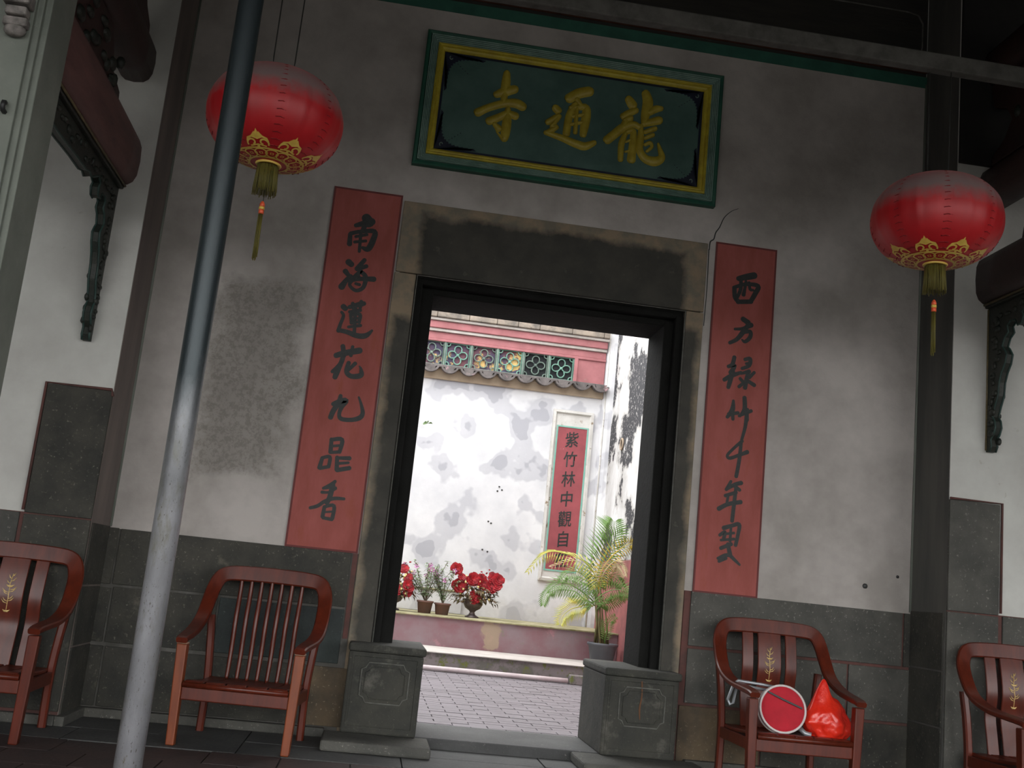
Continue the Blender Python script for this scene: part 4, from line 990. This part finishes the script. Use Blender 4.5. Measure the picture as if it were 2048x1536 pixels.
# orange roof ridge ornament behind the cornice
t = empty('roof_ornament', (.62, YC+.10, 4.585), label='broken orange ridge ornament on top of the courtyard wall', cat='ornament')
for k in range(9):
    MB().tube([(-.18+.045*k,0,0),(-.18+.045*k+.01,0,.05+.03*(k%3)),(-.165+.045*k,0,.09+.02*(k%2))], [.014,.010,.006], 6).build('stub', ORNO if k > 4 else PALETOP, t, True)

# ---------------------------------------------------------------- plants
def leaf(mb, p, d, up, l_, w_, bend=.25):
    """folded leaf of 4 quads: p base, d direction, up normal"""
    p = Vector(p); d = Vector(d).normalized(); up = Vector(up); s_ = d.cross(up)
    if s_.length < 1e-4: s_ = Vector((1,0,0))
    s_.normalize(); n_ = s_.cross(d)
    a = p; b = p+d*l_*.45+n_*l_*.06; c = p+d*l_*.95-n_*l_*bend
    mb.add([a, b+s_*w_/2+n_*w_*.12, b, b-s_*w_/2+n_*w_*.12, c], [(0,1,2),(0,2,3),(1,4,2),(2,4,3)])
def rose(mb, c, r_, rr, face=(0,-1,.2)):
    f = Vector(face).normalized(); a = f.cross(Vector((0,0,1))).normalized(); b = a.cross(f)
    c = Vector(c)
    for ring, (n, rad, tilt) in enumerate(((6, 1.0, .15), (6, .78, .5), (5, .5, .85), (4, .25, 1.1))):
        for k in range(n):
            q = 2*math.pi*k/n+ring*.5+rr.uniform(-.2,.2); d = a*math.cos(q)+b*math.sin(q); s_ = f.cross(d)
            o_ = c+f*(.25*r_*(ring))*.5; e = r_*rad*rr.uniform(.9,1.1); w_ = e*.62
            ro = d*e; lift = f*e*tilt*.5
            mb.add([o_, o_+ro*.5+s_*w_+lift*.6, o_+ro+s_*w_*.6+lift, o_+ro*1.08+lift*.8, o_+ro-s_*w_*.6+lift, o_+ro*.5-s_*w_+lift*.6], [(0,1,2,3),(0,3,4,5)])

# roses in urns
def rose_urn(cx, label, flowers, seed):
    rr = random.Random(seed); y_ = 13.55
    t = empty('flower_urn', (cx, y_, .546), label=label, cat='flower vase', group='red silk roses in footed urns')
    MB().lathe([(.085,0),(.088,.012),(.045,.035),(.030,.065),(.045,.085),(.095,.115),(.122,.165),(.120,.20),(.112,.215),(.128,.225),(.120,.215)], 20, cap=True).build('urn', URNM, t, True)
    lf = MB(); st = MB()
    for k in range(230):
        a = rr.uniform(0, 6.28); e = rr.uniform(-.1, 1.0); rad = .27*rr.random()**.6
        p = (rad*math.cos(a), rad*.6*math.sin(a), .20+e*.24*(1-rad)); d = (math.cos(a), math.sin(a), rr.uniform(-.8,.6))
        leaf(lf, p, d, (0,0,1), rr.uniform(.07,.11), rr.uniform(.04,.06))
    tag(lf.build('leaves', LEAFD, t, rec=False), kind='stuff')
    for fx, fz, fr in flowers:
        p = (fx-cx, -.10-rr.uniform(0,.06), fz-.546)
        g = MB(); rose(g, p, fr, rr, (rr.uniform(-.3,.3), -1, rr.uniform(0,.5))); g.build('flower', PETAL, t, rec=False)
        st.tube([(0,0,.18), (p[0]*.6, p[1]*.4, p[2]*.7), (p[0], p[1]+.02, p[2])], .004, 5)
    st.build('stems', TWIG, t)
    bd = MB()
    for k in range(26):
        a = rr.uniform(0, 6.28); rad = .2*rr.random()**.5; bd.ball((rad*math.cos(a), -.12+rad*.3*math.sin(a), .20+rr.uniform(0,.30)), .014, .014, .018, 6, 4)
    tag(bd.build('cream_buds', YELP, t, True), kind='stuff')
    br = MB()
    for k in range(12): br.ball((.10+rr.uniform(-.05,.06), -.08, .54+rr.uniform(-.05,.06)), .012, .012, .012, 6, 4)
    tag(br.build('berries', PETAL, t, True), kind='stuff')
rose_urn(1.285, 'footed urn of red roses standing on the pink ledge, right of the clay pots',
         [(1.03,1.12,.075),(1.085,.915,.095),(1.235,1.01,.085),(1.285,.79,.078),(1.36,.97,.075),(1.47,.94,.080),(1.55,1.035,.075),(1.49,1.05,.070),(1.10,1.02,.055),(1.345,1.03,.065),(1.545,.955,.065)], 21)
rose_urn(.30, 'footed urn of red roses half hidden by the left door jamb',
         [(.385,1.05,.06),(.455,.945,.055),(.45,.87,.065),(.485,.825,.055),(.46,.765,.055),(.25,.93,.08),(.20,1.05,.08),(.33,.80,.07)], 5)

def shrub_pot(x, y_, r_, h_, label, n, spread, height, seed, m):
    rr = random.Random(seed)
    t = empty('potted_shrub', (x, y_, .546), label=label, cat='potted plant', group='vinca shrubs in clay pots')
    MB().lathe([(r_*.74,0),(r_*.78,.0),(r_*.96,h_*.84),(r_*1.06,h_*.85),(r_*1.08,h_),(r_*.96,h_),(r_*.90,h_*.88),(.001,h_*.88)], 20, cap=False).build('pot', m, t, True)
    MB().lathe([(.001,h_*.89),(r_*.9,h_*.89)], 16).build('soil', SOIL, t)
    st = MB(); lf = MB(); tips = []
    for k in range(n):
        a = rr.uniform(0, 6.28); dx = spread*math.cos(a)*rr.uniform(.3,1); dy = spread*.5*math.sin(a); hh = height*rr.uniform(.55,1)
        P = catmull([(0,0,h_*.85),(dx*.25,dy*.3,h_+hh*.3),(dx*.7,dy*.7,h_+hh*.7),(dx,dy,h_+hh)], 3)
        st.tube(P, .0035, 4); tips.append(P[-1])
        for p in P[2:]:
            for q in range(4):
                b = rr.uniform(0, 6.28); leaf(lf, p, (math.cos(b), math.sin(b), rr.uniform(-.2,.8)), (0,0,1), rr.uniform(.04,.075), .024)
    st.build('stems', TWIG, t); tag(lf.build('leaves', LEAFS, t, rec=False), kind='stuff')
    for p in tips[:7]:
        g = MB(); c = Vector(p)
        for k in range(5):
            q = 2*math.pi*k/5; g.add([c, c+Vector((.026*math.cos(q-.4), -.008, .026*math.sin(q-.4))), c+Vector((.032*math.cos(q), -.012, .032*math.sin(q))), c+Vector((.026*math.cos(q+.4), -.008, .026*math.sin(q+.4)))], [(0,1,2,3)])
        g.build('flower', PETALP, t, rec=False)
shrub_pot(.69, 13.48, .098, .15, 'leggy pink flowered shrub in the left clay pot on the ledge', 18, .40, .50, 3, TERRA)
shrub_pot(.905, 13.48, .098, .14, 'sparse pink flowered shrub in the right clay pot beside the urn', 12, .30, .46, 11, TERRA)

# potted palm
t = empty('potted_palm', (2.755, 12.62, .2), label='areca palm with arching yellow green fronds in a grey pot', cat='potted plant')
px_, py_, pz_ = 2.755, 12.62, .2
MB().lathe([(.125,0),(.128,.0),(.165,.20),(.180,.205),(.182,.232),(.168,.232),(.158,.20),(.001,.19)], 28).build('pot', PLASTP, t, True)
MB().lathe([(.001,.20),(.158,.20)], 20).build('soil', SOIL, t)
def frond(pts, depth, m, ll, droop, wl=.020, seed=0, rz=1.0, every=1):
    """pts (x,z) world curve; depth end offset in y"""
    rr = random.Random(seed)
    n0 = len(pts)
    P3 = catmull([(x_-px_, depth*(i/(n0-1))**1.0, z_-pz_) for i, (x_, z_) in enumerate(pts)], 7)
    g = MB(); n = len(P3)
    g.tube(P3, [.008*(1-i/n)+.002 for i in range(n)], 5)
    for i in range(int(n*.16), n-1):
        for h2 in (0,):
            u = (i+h2)/n; a = Vector(P3[i]); b = Vector(P3[i+1]); p = a.lerp(b, h2); T = (b-a).normalized()
            l_ = 1.25*ll*(math.sin(math.pi*min(1, .18+u*.80))**.7)*rr.uniform(.85,1.1)
            side = T.cross(Vector((0,1,0)))
            if side.length < .1: side = Vector((0,0,1))
            side.normalize()
            for s in (-1, 1):
                d = side*s*.95+T*.55+Vector((0,-.25*s*rz,0))+Vector((0,0,-droop))
                leaf(g, p, d, (0,-1,.3), l_, wl*.72, .18)
    g.build('frond', m, t, rec=False)
frond([(2.63,1.05),(2.627,1.118),(2.469,1.32),(2.183,1.407),(1.947,1.382),(1.748,1.143)], -.25, LEAFY, .15, .9, .020, 1)
frond([(2.60,.88),(2.572,.908),(2.391,1.017),(2.175,1.072),(2.004,.94),(1.965,.796)], -.30, LEAFG, .15, .7, .020, 2)
frond([(2.60,.88),(2.507,.901),(2.367,.989),(2.157,.981),(2.083,.935)], .05, LEAFG, .12, .5, .016, 3)
frond([(2.64,.90),(2.62,1.117),(2.721,1.489),(2.782,1.717),(2.793,1.86)], .10, LEAFG, .30, -.1, .026, 4)
frond([(2.65,1.0),(2.662,1.25),(2.777,1.456),(2.927,1.589),(2.99,1.61)], -.15, LEAFO, .15, .5, .020, 5)
frond([(2.62,.85),(2.588,.884),(2.696,1.009),(2.838,1.062),(2.950,1.025)], -.35, LEAFG, .18, .4, .022, 6)
frond([(2.65,.80),(2.70,.88),(2.785,.903),(2.884,.99),(2.98,1.03)], -.20, LEAFG, .12, .4, .020, 7)
frond([(2.60,.84),(2.511,.851),(2.409,.815),(2.307,.78),(2.21,.694),(2.181,.60)], -.30, LEAFY, .15, .15, .018, 8)
frond([(2.66,1.0),(2.679,1.2),(2.747,1.336),(2.81,1.382),(2.869,1.323),(2.904,1.223)], -.22, LEAFP, .13, .9, .018, 9)
frond([(2.62,.95),(2.572,1.061),(2.426,1.213),(2.27,1.184),(2.214,1.076)], .12, LEAFG, .14, .7, .018, 10)
frond([(2.77,.42),(2.775,.559),(2.777,.686),(2.837,.756)], -.20, LEAFG, .09, .1, .016, 11)
frond([(2.66,1.0),(2.649,1.094),(2.558,1.214),(2.36,1.348),(2.066,1.24)], .10, LEAFP, .13, .7, .016, 12)
frond([(2.64,1.0),(2.646,1.12),(2.772,1.21),(2.88,1.172),(2.95,1.106)], .10, LEAFG, .15, .6, .018, 13)
frond([(2.62,.95),(2.62,1.117),(2.677,1.381),(2.80,1.60),(2.93,1.72)], .15, LEAFG, .26, .1, .024, 14)
rr = random.Random(2)
for a, b, c in ((2.67,2.60,1.0),(2.70,2.63,1.1),(2.74,2.66,1.15),(2.79,2.70,1.0),(2.83,2.73,.9),(2.72,2.69,.85),(2.76,2.645,.95)):
    MB().tube([(a-px_, rr.uniform(-.06,.06), .19), ((a+b)/2-px_+rr.uniform(-.02,.02), rr.uniform(-.05,.05), .45), (b-px_, rr.uniform(-.05,.05), c-pz_)], [.016,.012,.006], 7).build('stem', STEMM, t, True)
